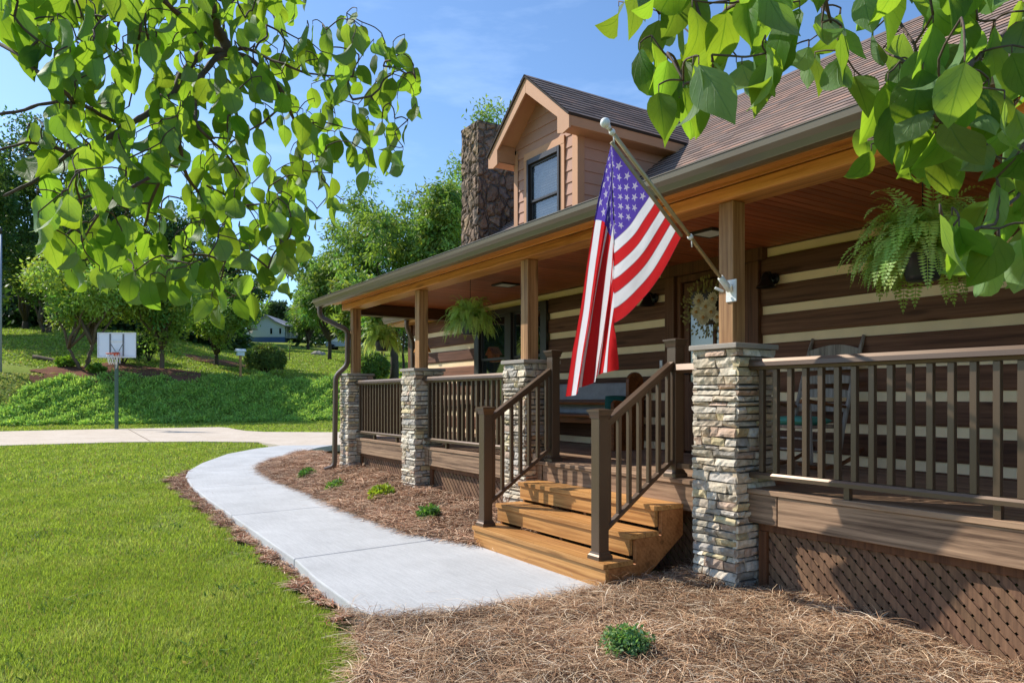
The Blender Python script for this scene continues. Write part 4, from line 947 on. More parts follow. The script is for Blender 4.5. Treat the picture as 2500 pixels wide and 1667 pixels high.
for k in range(5):
    z = DK+.54+k*.135; yy = 6.20+.035*((z-DK-.07)/1.2*8)+.002*((z-DK-.07)/1.2*8)**2; m_ = MB(); vs = []; fs = []
    for i in range(11):
        a = i/10; x = cx0+(cx1-cx0)*a; bow = math.sin(math.pi*a); crest = bow*(.025 if k < 4 else .05)
        for (dy, zz) in ((0, z), (0, z+.065+crest), (.012, z+.065+crest), (.012, z)): vs.append((x, yy+.035*bow+dy, zz))
    for i in range(10):
        for q in range(4): a = i*4+q; b = i*4+(q+1) % 4; fs.append((a, b, b+4, a+4))
    m_.add(vs, fs+[(3, 2, 1, 0), (40, 41, 42, 43)]); m_.build('back_slat', M['chairwood'], ch)
pillow((-4.3, 6.0, DK+.455), .24, .045, .22, Matrix.Rotation(R(90), 3, 'X'), M['cushion'], 'seat_cushion', 'pale teal seat cushion on the rocking chair', 'cushion')
# small dark lantern table behind the middle railing
tb = thing('side_table', 'dark square side table behind the railing, below the window', 'table', (-10.2, 5.7, DK))
m_ = MB(); m_.box(-10.5, -9.9, 5.4, 6.0, DK+.5, DK+.54); m_.build('tabletop', M['dark'], tb, .006)
for x in (-10.46, -9.94):
    for y in (5.44, 5.96): m_ = MB(); m_.box(x-.025, x+.025, y-.025, y+.025, DK, DK+.499); m_.build('leg', M['dark'], tb)
ln = thing('lantern', 'dark lantern with flared cap standing on the porch table', 'lantern', (-10.2, 5.7, DK+.54))
m_ = MB(); m_.frustum(-10.2, 5.7, DK+.54, DK+.57, .1, .1); m_.build('base', M['black'], ln)
for i in (-1, 1):
    for j in (-1, 1): m_ = MB(); m_.box(-10.2+i*.075-.01, -10.2+i*.075+.01, 5.7+j*.075-.01, 5.7+j*.075+.01, DK+.57, DK+.86); m_.build('corner_bar', M['black'], ln)
m_ = MB(); m_.frustum(-10.2, 5.7, DK+.86, DK+.93, .12, .06); m_.frustum(-10.2, 5.7, DK+.93, DK+.955, .085, .085); m_.build('cap', M['black'], ln)
# ---------------------------------------------------------------- hanging ferns
def fern_mesh(seed, nfr, L0):
    r_ = np.random.default_rng(seed); V = []; F = []; T = []
    for i in range(nfr):
        az = r_.uniform(0, 2*np.pi); inc = r_.uniform(.0, 1.0)**1.2; L = L0*r_.uniform(.65, 1.15); el = R(80)-inc*R(75); n = 22; p = np.array([.05*np.cos(az), .05*np.sin(az), .0]); dv = np.array([np.cos(az)*np.cos(el), np.sin(az)*np.cos(el), np.sin(el)])
        side = np.array([-np.sin(az), np.cos(az), 0.]); sway = r_.normal(0, .25); k = r_.uniform(.7, 1.25); col = (k*r_.uniform(.9, 1.15), k, k*r_.uniform(.7, 1.0)); droop = r_.uniform(2.0, 4.2)*(.5+.8*inc)
        for j in range(n):
            t_ = j/n; st_ = L/n; d2 = dv+np.array([0, 0, -droop*t_*t_*1.1])+side*sway*t_; d2 /= np.linalg.norm(d2); q = p+d2*st_
            up = np.cross(side, d2); wl_ = L*.115*(np.sin(np.pi*min(1, t_*.9+.12))**.7)*(1 if j > 2 else .3); w2 = st_*.42
            for sg in (-1, 1):
                tip = p+side*sg*wl_+d2*wl_*.35-up*wl_*.12*r_.uniform(.2, 2); b = len(V); mid = (p+tip)/2+up*.004
                V += [p, mid+d2*w2, tip, mid-d2*w2]; F.append((b, b+1, b+2, b+3)); T += [col]*4
            b = len(V); V += [p-side*.0022, p+side*.0022, q+side*.0018, q-side*.0018]; F.append((b, b+1, b+2, b+3)); T += [(col[0]*.8, col[1]*.75, col[2]*.6)]*4; p = q
    return np.array(V), np.array(F), np.array(T)
def hanging_fern(x, y, z, zc, L, n, seed, label):
    t = thing('hanging_fern', label, 'fern', (x, y, z), 'fern baskets hung along the porch')
    V, F, T = fern_mesh(seed, n, L); o = npmesh('fronds', V+np.array([x, y, z+.16]), F, M['fern'], t, tint=T)
    m_ = MB(); m_.lathe([(0, -.0), (.095, 0), (.105, .03), (.135, .15), (.15, .155), (.15, .185), (.138, .185), (.13, .15), (0, .14)], (x, y, z), 24); m_.build('pot', M['pot'], t)
    m_ = MB()
    for a in (0, 2.1, 4.2): m_.tube([(x+.145*math.cos(a), y+.145*math.sin(a), z+.17), (x, y, z+.5)], .003, 5)
    m_.tube([(x, y, z+.5), (x, y, zc)], .004, 5); m_.build('hanger', M['black'], t)
hanging_fern(-2.55, 4.86, 2.20, ZC, .54, 240, 3, 'largest fern basket, hanging over the right railing among the dogwood leaves')
hanging_fern(-8.5, 4.82, 2.27, ZC, .44, 230, 5, 'fern basket hanging between the second and third posts, near the window')
hanging_fern(-11.9, 4.98, 2.24, 2.86, .46, 200, 9, 'fern basket hanging at the open far end of the porch')
# bird house and flood light on the far end of the porch
bh = thing('birdhouse', 'small wooden hanging birdhouse with pale front at the far porch end', 'birdhouse', (-12.05, 5.9, 2.1))
bx, by, bz = -12.1, 5.85, 2.12
m_ = MB(); m_.prism([(bx-.09, bz), (bx+.09, bz), (bx+.09, bz+.16), (bx, bz+.26), (bx-.09, bz+.16)], 'Y', by-.08, by+.08); m_.build('house_box', M['beamX'], bh)
m_ = MB(); m_.bar((bx-.13, by, bz+.14), (bx+.01, by, bz+.285), .22, .02); m_.bar((bx+.13, by, bz+.14), (bx-.0, by, bz+.275), .22, .02); m_.build('roof', M['beamX'], bh)
m_ = MB(); m_.prism([(bx-.05, bz+.02), (bx+.05, bz+.02), (bx, bz+.16)], 'Y', by-.09, by-.081); m_.build('front', M['white'], bh)
m_ = MB(); m_.tube([(bx, by, bz+.28), (bx, by, 2.86)], .004, 5); m_.build('cord', M['black'], bh)
fl = thing('flood_light', 'white twin flood light under the far wing eave', 'light', (-13.3, 6.45, 2.8))
m_ = MB(); m_.lathe([(0, 0), (.05, 0), (.06, .1), (.055, .12), (0, .13)], (-13.35, 6.42, 2.62), 12, M=Matrix.Rotation(R(120), 3, 'X')); m_.build('lamp_head', M['white'], fl); m_ = MB(); m_.tube([(-13.35, 6.45, 2.68), (-13.35, 6.55, 2.8)], .015, 6); m_.build('arm', M['white'], fl)
# ---------------------------------------------------------------- flag
fp0 = Vector((-3.76, 4.40, 2.255)); fpb = Vector((-3.76, 3.195, 3.253)); fa = (fpb-fp0).normalized()
fg = thing('flag_pole', 'gold flag pole with white ball slanting from the nearest porch post', 'flag pole', fp0)
m_ = MB(); m_.tube([fp0, fpb], .0145, 12); m_.build('pole', M['brass'], fg)
m_ = MB(); ball = [(.034*math.sin(a), -.034*math.cos(a)) for a in np.linspace(0.05, math.pi-.05, 12)]; m_.lathe(ball, fpb+fa*.03, 16); m_.lathe([(.016, 0), (.02, .02), (.013, .03)], fpb-fa*.02, 12, M=fa.to_track_quat('Z', 'Y').to_matrix()); m_.build('ball', M['white'], fg)
m_ = MB(); m_.box(-3.81, -3.71, 4.418, 4.43, 2.16, 2.33, (1, 1, 1)); m_.tube([fp0+fa*-.01, fp0+fa*.13], [.026, .024], 12); m_.tube([(-3.80, 4.38, 2.24), (-3.84, 4.33, 2.27)], .012, 6); m_.tube([(-3.72, 4.38, 2.24), (-3.68, 4.33, 2.27)], .012, 6); m_.build('bracket', M['white'], fg, .003)
m_ = MB()
for s_ in (.53, 1.50): m_.lathe([(.018, 0), (.022, .01), (.022, .02), (.018, .03)], fp0+fa*s_, 12, M=fa.to_track_quat('Z', 'Y').to_matrix()); m_.tube([fp0+fa*s_, fp0+fa*(s_-.02)+Vector((0, -.01, -.05))], .005, 6)
m_.build('flag_clip', M['white'], fg)
A = Vector((-3.77, 3.235, 3.155)); C = Vector((-3.77, 3.90, 2.60))
def cg(px, py, Y):      # a point of the picture on the plane y = Y
    fx = 1350+px/2.24; fy = 280+py/2.24; d = Y/(SA + (fx-1250)/FPX*CA); return at(fx, fy, d)
Fk = [(0, A), (.25, cg(326, 430, 3.31)), (.54, cg(332, 690, 3.40)), (.8, cg(330, 930, 3.50)), (1, cg(334, 1140, 3.58))]
Ek = [(0, cg(97, 1540, 3.42)), (.3, cg(170, 1488, 3.50)), (.45, cg(215, 1455, 3.47)), (.6, cg(262, 1420, 3.58)), (.8, cg(300, 1402, 3.64)), (1, cg(344, 1392, 3.66))]
def lerpk(K, t_):
    for (a, p), (b, q) in zip(K, K[1:]):
        if t_ <= b+1e-9: s_ = (t_-a)/(b-a); return p*(1-s_)+q*s_
    return K[-1][1]
NU, NW = 120, 78
ww_ = np.array([1.3, .3, 1.2, .07, 1., .05, 1.1, .3, 1.0, .05, 1.2, .06, 2.8]); WSK = np.arange(14)/13; WCU = np.r_[0, np.cumsum(ww_)]/ww_.sum()
# left (top) edge of the hanging part
TK = [(0, A), (.18, cg(296, 290, 3.22)), (.35, cg(258, 520, 3.25)), (.5, cg(222, 730, 3.28)), (.7, cg(176, 1060, 3.33)), (.85, cg(135, 1290, 3.38)), (1, Ek[0][1])]
V = []; UVs = []
for j in range(NW+1):
    w_ = j/NW; we_ = float(np.interp(w_, WSK, WCU)); Hh = A*(1-w_)+C*w_; Ff = lerpk(Fk, w_); Ee = lerpk(Ek, we_); uf = .63*w_
    for i in range(NU+1):
        u = i/NU
        if u < uf:
            s_ = u/uf; p = Hh*(1-s_)+Ff*s_; sag = 4*s_*(1-s_); p = p+Vector((-.03, .02, -.10*(w_**2)))*sag
            rip = math.sin(s_*9+w_*5)*.008*sag
            p += Vector((1, 0, 0))*rip
        else:
            s_ = (u-uf)/max(1e-6, 1-uf); base = Ff*(1-s_)+Ee*s_
            # keep near the left edge curve for the first rows
            tk = lerpk(TK, uf+(1-uf)*s_ if w_ > 0 else s_)
            kk = (1-w_)**2.2; tk0 = lerpk(TK, s_); p = base*(1-kk)+tk0*kk
            env = math.sin(min(1, s_*3)*math.pi/2)*(.55+.45*s_)
            p += Vector((.35, -1, 0)).normalized()*(.055*math.sin(w_*math.pi*5.2+s_*1.2+.4)*env*(1-.35*w_)) + Vector((1, .35, 0)).normalized()*(.012*math.sin(w_*math.pi*9+2+s_*3)*env)
        nz_ = mnoise.noise((u*6, w_*9, .3))*.010 + mnoise.noise((u*16, w_*22, 5))*.004
        p = p+Vector((.6, -.8, 0))*nz_*min(1, u*8)
        V.append(p[:]); UVs.append((u, w_))
i_ = (np.arange(NW)[:, None]*(NU+1)+np.arange(NU)[None]).ravel(); F_ = np.stack([i_, i_+1, i_+NU+2, i_+NU+1], -1)
fo = npmesh('flag', np.array(V), F_, M['flag'], uv=np.array(UVs), smooth=True); tag(fo, 'stars and stripes flag hanging folded from the slanted gold pole', 'flag')
m_ = MB(); m_.tube([A+Vector((.004, -.004, .0)), A*.5+C*.5+Vector((.004, -.006, -.0)), C+Vector((.004, -.004, 0))], .014, 8); m_.build('hoist_band', plain('hoist_canvas', S((150, 138, 110)), .9), fo)
# ---------------------------------------------------------------- foliage
def unit(a): return a/np.maximum(1e-9, np.linalg.norm(a, axis=-1, keepdims=True))
def leaf_cloud(cent, rad, per, leaf, wid, droop=0., out=None, base=(70, 100, 45), var=.28, hue=.12, sig=.5, flat=.4):
    """cent (n,3) cluster centres, rad (n,) cluster radii -> quads"""
    n = len(cent); idx = np.repeat(np.arange(n), per); N = len(idx)
    off = rng.normal(0, 1, (N, 3)); off = unit(off)*(rng.random((N, 1))**.45)*rad[idx][:, None]; off[:, 2] *= .75
    P = cent[idx]+off; o = unit(off+1e-6); d = unit(o*.8+rng.normal(0, .7, (N, 3))+np.array([0, 0, -droop])); nr = unit(rng.normal(0, .6, (N, 3))+np.array([0, 0, flat])+o*.5); s = unit(np.cross(d, nr))
    L = (leaf*rng.uniform(.65, 1.3, N))[:, None]; Wd = (wid*rng.uniform(.7, 1.25, N))[:, None]
    V = np.stack([P, P+d*L*.45+s*Wd*.5, P+d*L, P+d*L*.45-s*Wd*.5], 1).reshape(-1, 3)
    F = np.arange(N*4).reshape(N, 4); b = np.array(S(base)); kc = rng.uniform(1-var, 1+var, n)[idx]*rng.uniform(.75, 1.3, N); h = rng.normal(0, hue, n)[idx]
    c = b[None]*kc[:, None]; c[:, 0] *= 1+h*1.2; c[:, 2] *= 1-h*.8
    return V, F, np.repeat(np.clip(c, 0, 1), 4, 0)
def crown_clusters(c, r, nb, ncl, seed, lumps=.62):
    """irregular crown: sub-blobs on an envelope, clusters near each blob's skin"""
    g = np.random.default_rng(seed); c = np.array(c, float); r = np.array(r, float); B = []; 
    for i in range(nb):
        v = unit(g.normal(0, 1, 3)); v[2] = v[2]*.9+.12; q = g.uniform(.35, .9); B.append((c+v*r*q, r*g.uniform(.2, .42)))
    B.append((c, r*.5)); out = []; wt = np.array([np.prod(b[1])**(.66) for b in B]); wt /= wt.sum()
    for (bc, br), k in zip(B, (wt*ncl).astype(int)+1):
        v = unit(g.normal(0, 1, (k, 3))); rr = g.uniform(.35, 1.08, k)**.6; out.append(bc+v*br*rr[:, None])
    return np.concatenate(out), [b[0] for b in B]
def limb(mb_, a, b, r0, r1, n=5, wob=.12, seg=7):
    a = Vector(a); b = Vector(b); L = (b-a).length; P = []
    for i in range(n+1):
        t_ = i/n; p = a.lerp(b, t_); p = p+Vector((random.uniform(-1, 1), random.uniform(-1, 1), random.uniform(-.4, .6)*t_))*wob*L*.25*math.sin(math.pi*t_)+Vector((0, 0, .12*L*math.sin(math.pi*t_)*.4)); P.append(p)
    mb_.tube(P, [r0+(r1-r0)*i/n for i in range(n+1)], seg); return P
def tree(px, d, top, wpx, bot, label, base=(72, 102, 46), kind_='broad', ncl=260, per=46, leaf=.22, wid=.12, nb=9, trunk=.16, stems=1, lean=0, cat='tree', group='trees on the hillside', name='shade_tree', depth=.8, bark='darkbark', seed=None):
    q = (px-1250)/FPX; x, y = XY(d, q*d); z = tz(x, y); zt = HCAM-(top-970)/FPX*d; zb = max(z+.5, HCAM-(bot-970)/FPX*d); w = wpx/FPX*d/2
    t = thing(name, label, cat, (x, y, z), group); seed = seed or abs(int(px*7+d))
    c = np.array([x, y, (zt+zb)/2]); r = np.array([w, w*depth, (zt-zb)/2])
    C_, B = crown_clusters(c, r, nb, ncl, seed); rad = rng.uniform(.4, 1.0, len(C_))*w*.20+.14
    V, F, T = leaf_cloud(C_, rad, per, leaf, wid, .6 if kind_ == 'feather' else .15, base=base)
    tb_ = MB(); fork = Vector((x, y, z+(zb-z)*.9+.2)); 
    if stems == 1:
        P = limb(tb_, (x, y, z-.2), fork, trunk, trunk*.75, 4, .08, 9); tips = [P[-1]]
    else:
        tips = []
        for s_ in range(stems): a = s_*2*math.pi/stems+.5; e = fork+Vector((math.cos(a)*w*.3, math.sin(a)*w*.2, random.uniform(-.2, .3))); P = limb(tb_, (x+.12*math.cos(a), y+.12*math.sin(a), z-.2), e, trunk*.6, trunk*.4, 5, .25, 8); tips.append(P[-1])
    for k, b_ in enumerate(B): limb(tb_, tips[k % len(tips)], b_, trunk*.5, trunk*.08, 5, .25, 6)
    tb_.build('trunk', M[bark], t)
    npmesh('crown', V, F, M['tleaf'], t, tint=T); return t
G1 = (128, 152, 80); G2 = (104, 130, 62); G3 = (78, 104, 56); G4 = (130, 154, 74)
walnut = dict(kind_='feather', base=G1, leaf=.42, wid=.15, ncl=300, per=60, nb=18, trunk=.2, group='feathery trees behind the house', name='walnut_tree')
tree(935, 60, 420, 340, 830, 'tall feathery tree rising above the porch gutter, rounded top', **walnut)
tree(1088, 56, 415, 230, 790, 'feathery tree directly left of the stone chimney', **walnut)
tree(1180, 66, 250, 400, 720, 'tallest feathery tree, its top showing behind chimney and dormer', **walnut)
tree(805, 66, 590, 200, 835, 'feathery tree above the left end of the gutter', **walnut)
tree(752, 84, 672, 130, 842, 'feathery tree right of the white neighbouring house', **walnut)
tree(868, 52, 655, 150, 835, 'low feathery tree seen past the downspout post', **{**walnut, 'ncl': 220})
tree(962, 47, 700, 190, 815, 'thick trunked tree seen through the porch end', **{**walnut, 'ncl': 240, 'trunk': .3, 'base': G4})
tree(985, 52, 690, 110, 800, 'slim tree beside the thick trunk, seen through the porch end', **{**walnut, 'ncl': 140, 'trunk': .1})
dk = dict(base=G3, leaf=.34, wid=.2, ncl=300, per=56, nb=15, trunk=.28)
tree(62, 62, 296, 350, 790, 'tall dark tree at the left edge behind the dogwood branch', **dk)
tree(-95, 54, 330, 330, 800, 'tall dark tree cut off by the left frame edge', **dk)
tree(112, 57, 580, 170, 800, 'many stemmed pale barked tree in front of the dark left trees', base=G2, leaf=.2, wid=.12, ncl=240, stems=4, trunk=.2, bark='bark')
tree(206, 40.5, 590, 330, 846, 'leaning forked tree in the mulch bed left of the basketball hoop', base=(146, 168, 84), leaf=.22, wid=.11, ncl=420, nb=20, stems=3, trunk=.17, bark='bark')
tree(395, 43, 600, 290, 858, 'tree with bent grey trunk behind the hoop, right of the backboard', base=(132, 158, 76), leaf=.22, wid=.11, ncl=400, nb=18, trunk=.15, bark='bark')
tree(417, 52, 690, 80, 780, 'very thin young tree right of the backboard', base=G2, leaf=.2, wid=.11, ncl=70, nb=5, trunk=.07)
tree(528, 49, 670, 240, 872, 'bushy round tree left of the clipped shrub and neighbouring house', base=(124, 150, 72), leaf=.22, wid=.11, ncl=380, nb=16, trunk=.16)
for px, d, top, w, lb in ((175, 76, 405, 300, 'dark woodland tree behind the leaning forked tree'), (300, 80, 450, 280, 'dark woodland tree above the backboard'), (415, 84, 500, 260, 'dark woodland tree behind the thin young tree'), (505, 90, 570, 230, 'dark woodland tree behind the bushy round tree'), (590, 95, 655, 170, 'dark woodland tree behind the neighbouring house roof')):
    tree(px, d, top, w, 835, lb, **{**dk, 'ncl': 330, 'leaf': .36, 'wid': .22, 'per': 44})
tree(678, 140, 728, 120, 800, 'distant dark tree beyond the white neighbouring house', **{**dk, 'ncl': 200, 'leaf': .5, 'wid': .3, 'base': (66, 86, 62)})
tree(620, 150, 735, 110, 805, 'distant dark tree left of and beyond the neighbouring house', **{**dk, 'ncl': 160, 'leaf': .5, 'wid': .3, 'base': (66, 86, 62)})
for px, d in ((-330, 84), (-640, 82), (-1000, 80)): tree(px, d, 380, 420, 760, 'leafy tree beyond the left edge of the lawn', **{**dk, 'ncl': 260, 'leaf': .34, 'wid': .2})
# far wood as one mass
fc = []
for i in range(1700):
    q = rng.uniform(-.9, -.385); d = rng.uniform(64, 105); x, y = XY(d, q*d); fc.append((x, y, tz(x, y)+rng.uniform(.2, (1+min(1, (d-60)/25)*(9+4*math.sin(q*40)))*min(1, .25+(-.36-q)*5))))
for i in range(260):
    q = rng.uniform(-.30, -.1); d = rng.uniform(92, 130); x, y = XY(d, q*d); fc.append((x, y, tz(x, y)+rng.uniform(.3, 5)))
fc = np.array(fc); V, F, T = leaf_cloud(fc, rng.uniform(1.2, 2.4, len(fc)), 42, .7, .45, .1, base=(62, 86, 46))
kind(npmesh('far_wood', V, F, M['tleaf'], tint=T), 'stuff')
# shrubs
def shrub(px, py, d, wpx, hpx, label, base, name='shrub', leaf=.06, wid=.035, n=260, per=34, cat='shrub', core=True, group=None, xyz=None, r=None, zsq=1):
    if xyz is None: q = (px-1250)/FPX; x, y = XY(d, q*d); z = tz(x, y); rw = wpx/FPX*d/2; rh = hpx/FPX*d/2
    else: x, y, z = xyz; rw, rh = r
    t = thing(name, label, cat, (x, y, z), group); v = unit(rng.normal(0, 1, (n, 3))); v[:, 2] = np.abs(v[:, 2])*1.0-.55*(rng.random(n) < .45); lum = 1+(.0 if core else .28)*(np.sin(v[:, 0]*4+px)*np.sin(v[:, 1]*5+v[:, 2]*4))[:, None]+.05*np.sin(v[:, :1]*9+px)
    C_ = np.array([x, y, z+rh*.95])+unit(v)*np.array([rw, rw, rh])*rng.uniform(.82 if core else .35, .97, (n, 1))*lum; V, F, T = leaf_cloud(C_, np.full(n, rw*.14+.01), per, leaf, wid, 0, base=base, var=.3)
    npmesh('foliage', V, F, M['tleaf'], t, tint=T)
    m_ = MB()
    for k in range(6): a = k*1.05; m_.tube([(x+.03*rw*math.cos(a), y+.03*rw*math.sin(a), z-.05), (x+.6*rw*math.cos(a), y+.6*rw*math.sin(a), z+rh*1.1)], [rw*.05, rw*.015], 5)
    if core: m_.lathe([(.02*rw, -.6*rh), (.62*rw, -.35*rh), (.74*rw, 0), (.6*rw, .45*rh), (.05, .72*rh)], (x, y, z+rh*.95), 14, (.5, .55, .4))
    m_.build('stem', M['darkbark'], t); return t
shrub(648, 0, 44.6, 92, 78, 'large clipped round shrub on the slope right of the birdhouse post', (100, 118, 62), n=420, per=46, leaf=.13, wid=.07, name='round_shrub')
shrub(908, 0, 46, 80, 76, 'clipped round shrub seen between the two far porch posts', (112, 136, 70), n=420, per=46, leaf=.13, wid=.07, name='round_shrub')
for px, d, w, h, lb, b in ((163, 40.5, 46, 30, 'bright green low shrub in the mulch bed, leftmost', (120, 150, 56)), (236, 40, 36, 22, 'bright green low shrub at the foot of the leaning tree', (116, 146, 54)), (300, 44, 80, 60, 'tall dark shrub behind the backboard', (60, 84, 44)), (364, 46, 60, 80, 'dark upright shrub just right of the backboard', (56, 78, 44))):
    shrub(px, 0, d, w, h, lb, b, n=150, per=30, leaf=.14, wid=.08, core=False, name='low_shrub')
def small(px, py, r, label, base, **k):
    q = (px-1250)/FPX; z = .0
    for _ in range(6):
        d = (HCAM-z)*FPX/(py-970); x, y = XY(d, q*d); z = float(bed_z(np.array(x), np.array(y)))
    return shrub(0, 0, 0, 0, 0, label, base, name='garden_plant', cat='plant', xyz=(x, y, z-.02), r=r, n=110, per=16, core=False, **k)
small(752, 1156, (.17, .08), 'small dark green plant in the straw, farthest along the bed', (92, 128, 66), leaf=.05, wid=.025)
small(826, 1190, (.16, .07), 'small flat green plant in the straw, second from the downspout', (108, 144, 72), leaf=.06, wid=.022)
small(931, 1216, (.14, .10), 'yellow green plant in the straw between the columns', (150, 164, 62), leaf=.07, wid=.04)
small(1048, 1264, (.14, .09), 'small green plant in the straw beside the steps', (100, 136, 70), leaf=.05, wid=.025)
small(1532, 1608, (.15, .11), 'fine leaved green plant in the straw in front of the nearest column', (116, 148, 96), leaf=.028, wid=.016)
# juniper bank
def bankpos(x, y):
    d, r = DR(x, y); db = 33.4+.563*(np.clip(r, -32, 12)+23.5); e = d-db; return e, r, d
def on_bank(x, y): e, r, d = bankpos(x, y); w_ = .35*np.sin(r*1.1)+.25*np.sin(r*2.9+1); return (e > -.3+w_*.5) & (e < 4.9+w_*1.2+np.where(r/d < -.66, (r/d+.66)*60, 0))
jp = [(124, 168, 88), (142, 188, 102), (132, 176, 94), (158, 202, 116), (172, 214, 128)]
dj = rng.uniform(30, 58, 60000); qj = rng.uniform(-.78, -.1, 60000); xj, yj = XY(dj, qj*dj); okj = on_bank(xj, yj); xj = xj[okj]; yj = yj[okj]; hum = .06*np.sin(xj*2.3)*np.cos(yj*1.9)+.07*np.sin(xj*5.1+yj*3.7)
V, F, T = leaf_cloud(np.stack([xj, yj, terrain(xj, yj)+.10+hum], -1), rng.uniform(.10, .22, len(xj)), 11, .17, .06, -.35, base=(166, 196, 100), var=.25, hue=.06, flat=.9)
kind(npmesh('juniper_bank', V, F, M['juniper'], tint=T), 'stuff')
e_ = rng.uniform(-1, 1, 10)
# far lawn tufts
blades('grass', 110000, 40, 85, -.72, -.12, .10, .10, [(138, 160, 62), (152, 174, 70), (166, 182, 84)], lambda x, y: bankpos(x, y)[0] > 5.0, lean=.6)
blades('grass', 16000, 28, 48, -.80, -.62, .12, .06, [(168, 168, 96), (184, 178, 112), (150, 164, 84)], lambda x, y: (bankpos(x, y)[0] > -.5) & (bankpos(x, y)[0] < 6) & ~on_bank(x, y), lean=.8)
for px, d, top in ((-880, 30, 420), (-1150, 27, 330), (-700, 37, 470)): tree(px, d, top, 420, 880, 'leafy tree beyond the left edge of the lawn', **{**dk, 'ncl': 220, 'leaf': .34, 'wid': .2})
# mulch patches on the slope
def patch(name, fn, d0, d1, q0, q1, mat):
    Dg, Q = np.meshgrid(np.arange(d0, d1, .18), np.arange(q0, q1, .004), indexing='ij'); X, Y = XY(Dg, Q*Dg); Z = terrain(X, Y)+.06+.10*np.maximum(0, np.sin(X*1.7)*np.sin(Y*1.3)); a, b = Dg.shape
    i = (np.arange(a-1)[:, None]*b+np.arange(b-1)[None]).ravel(); F = np.stack([i, i+1, i+b+1, i+b], -1); ok = fn(X, Y)[:-1, :-1].ravel(); F = F[ok]; us = np.unique(F); mp_ = -np.ones(X.size, int); mp_[us] = np.arange(len(us))
    return kind(npmesh(name, np.stack([X, Y, Z], -1).reshape(-1, 3)[us], mp_[F], mat, smooth=True), 'structure')
def bedm(x, y): e, r, d = bankpos(x, y); q = r/d; w_ = .4*np.sin(r*1.3)+.3*np.sin(r*3.1); return (e > 4.2) & (e < 7.4+w_+2*np.sin((q+.66)*14)) & (q > -.655+.012*np.sin(d*4)) & (q < -.43)
patch('mulch_bed', bedm, 36, 52, -.68, -.42, M['mulch'])
def bedm2(x, y): e, r, d = bankpos(x, y); q = r/d; return ((q+.405)/.045)**2+((d-51.5)/2.4)**2 < 1+.3*np.sin(d*3+q*200)
patch('mulch_ring', bedm2, 47, 56, -.47, -.34, M['mulch'])
# ---------------------------------------------------------------- basketball hoop
hx, hy = XY(30.4, (283.5-1250)/FPX*30.4); hz = drz((hx, hy))+.0
fwd = Vector((CA, -SA, 0)); rgt = Vector((SA, CA, 0)); U3 = Vector((0, 0, 1)); hb = Vector((hx, hy, hz))
hp = thing('basketball_hoop', 'basketball hoop with clear backboard on a green pole by the driveway', 'basketball hoop', hb)
def hq(r, u, f): return hb+rgt*(r+.55*max(0, min(f, .61)))+U3*u+fwd*f      # f: towards the court
def hbox(m_, r0, r1, u0, u1, f0, f1, tint=(1, 1, 1)):
    v = [hq(r, u, f) for u in (u0, u1) for f in (f0, f1) for r in (r0, r1)]; m_.add(v, [(0, 1, 3, 2), (4, 6, 7, 5), (0, 4, 5, 1), (2, 3, 7, 6), (0, 2, 6, 4), (1, 5, 7, 3)], tint)
m_ = MB(); hbox(m_, -.07, .07, -.1, 2.75, -.07, .07); m_.build('pole', M['greenpole'], hp, .01)
m_ = MB(); m_.bar(hq(0, 2.5, .03), hq(.06, 3.2, .5), .06, .05); m_.bar(hq(-.15, 2.75, .05), hq(-.2, 3.75, .55), .05, .05); m_.bar(hq(.15, 2.75, .05), hq(.2, 3.75, .55), .05, .05); m_.build('arm', M['greypole'], hp)
m_ = MB(); hbox(m_, -.74, .80, 3.0, 3.93, .60, .615); m_.build('backboard', M['acrylic'], hp)
m_ = MB()
for a in ((-.76, .82, 3.93, 3.98), (-.76, .82, 2.95, 3.0), (-.76, -.72, 3.0, 3.93), (.78, .82, 3.0, 3.93)): hbox(m_, *a, .58, .64)
m_.build('board_frame', M['boardframe'], hp)
m_ = MB()
for a in ((-.27, -.21, 3.0, 3.93), (.27, .33, 3.0, 3.93)): hbox(m_, *a, .585, .635)
m_.bar(hq(-.24, 3.55, .6), hq(.02, 3.15, .6), .04, .03); m_.bar(hq(.3, 3.55, .6), hq(.08, 3.15, .6), .04, .03); m_.build('board_brace', M['boardbar'], hp)
m_ = MB(); hbox(m_, -.2, .26, 3.60, 3.64, .645, .65); hbox(m_, -.2, .26, 3.18, 3.22, .645, .65); m_.build('target_mark', M['white'], hp)
m_ = MB(); m_.tube([hq(.03+.235*math.cos(a), 3.1, .92+.235*math.sin(a)) for a in np.linspace(0, 2*math.pi, 25)], .022, 7); hbox(m_, -.09, .15, 3.02, 3.16, .65, .72); rim = m_.build('rim', M['orange'], hp)
m_ = MB()
for k in range(12):
    for sg in (1, -1): a0 = 2*math.pi*k/12; m_.tube([hq(.03+(.23-.09*t_)*math.cos(a0+sg*t_*.8), 3.08-.42*t_, .92+(.23-.09*t_)*math.sin(a0+sg*t_*.8)) for t_ in (0, .33, .66, 1)], .008, 4)
m_.build('net', M['white'], hp)
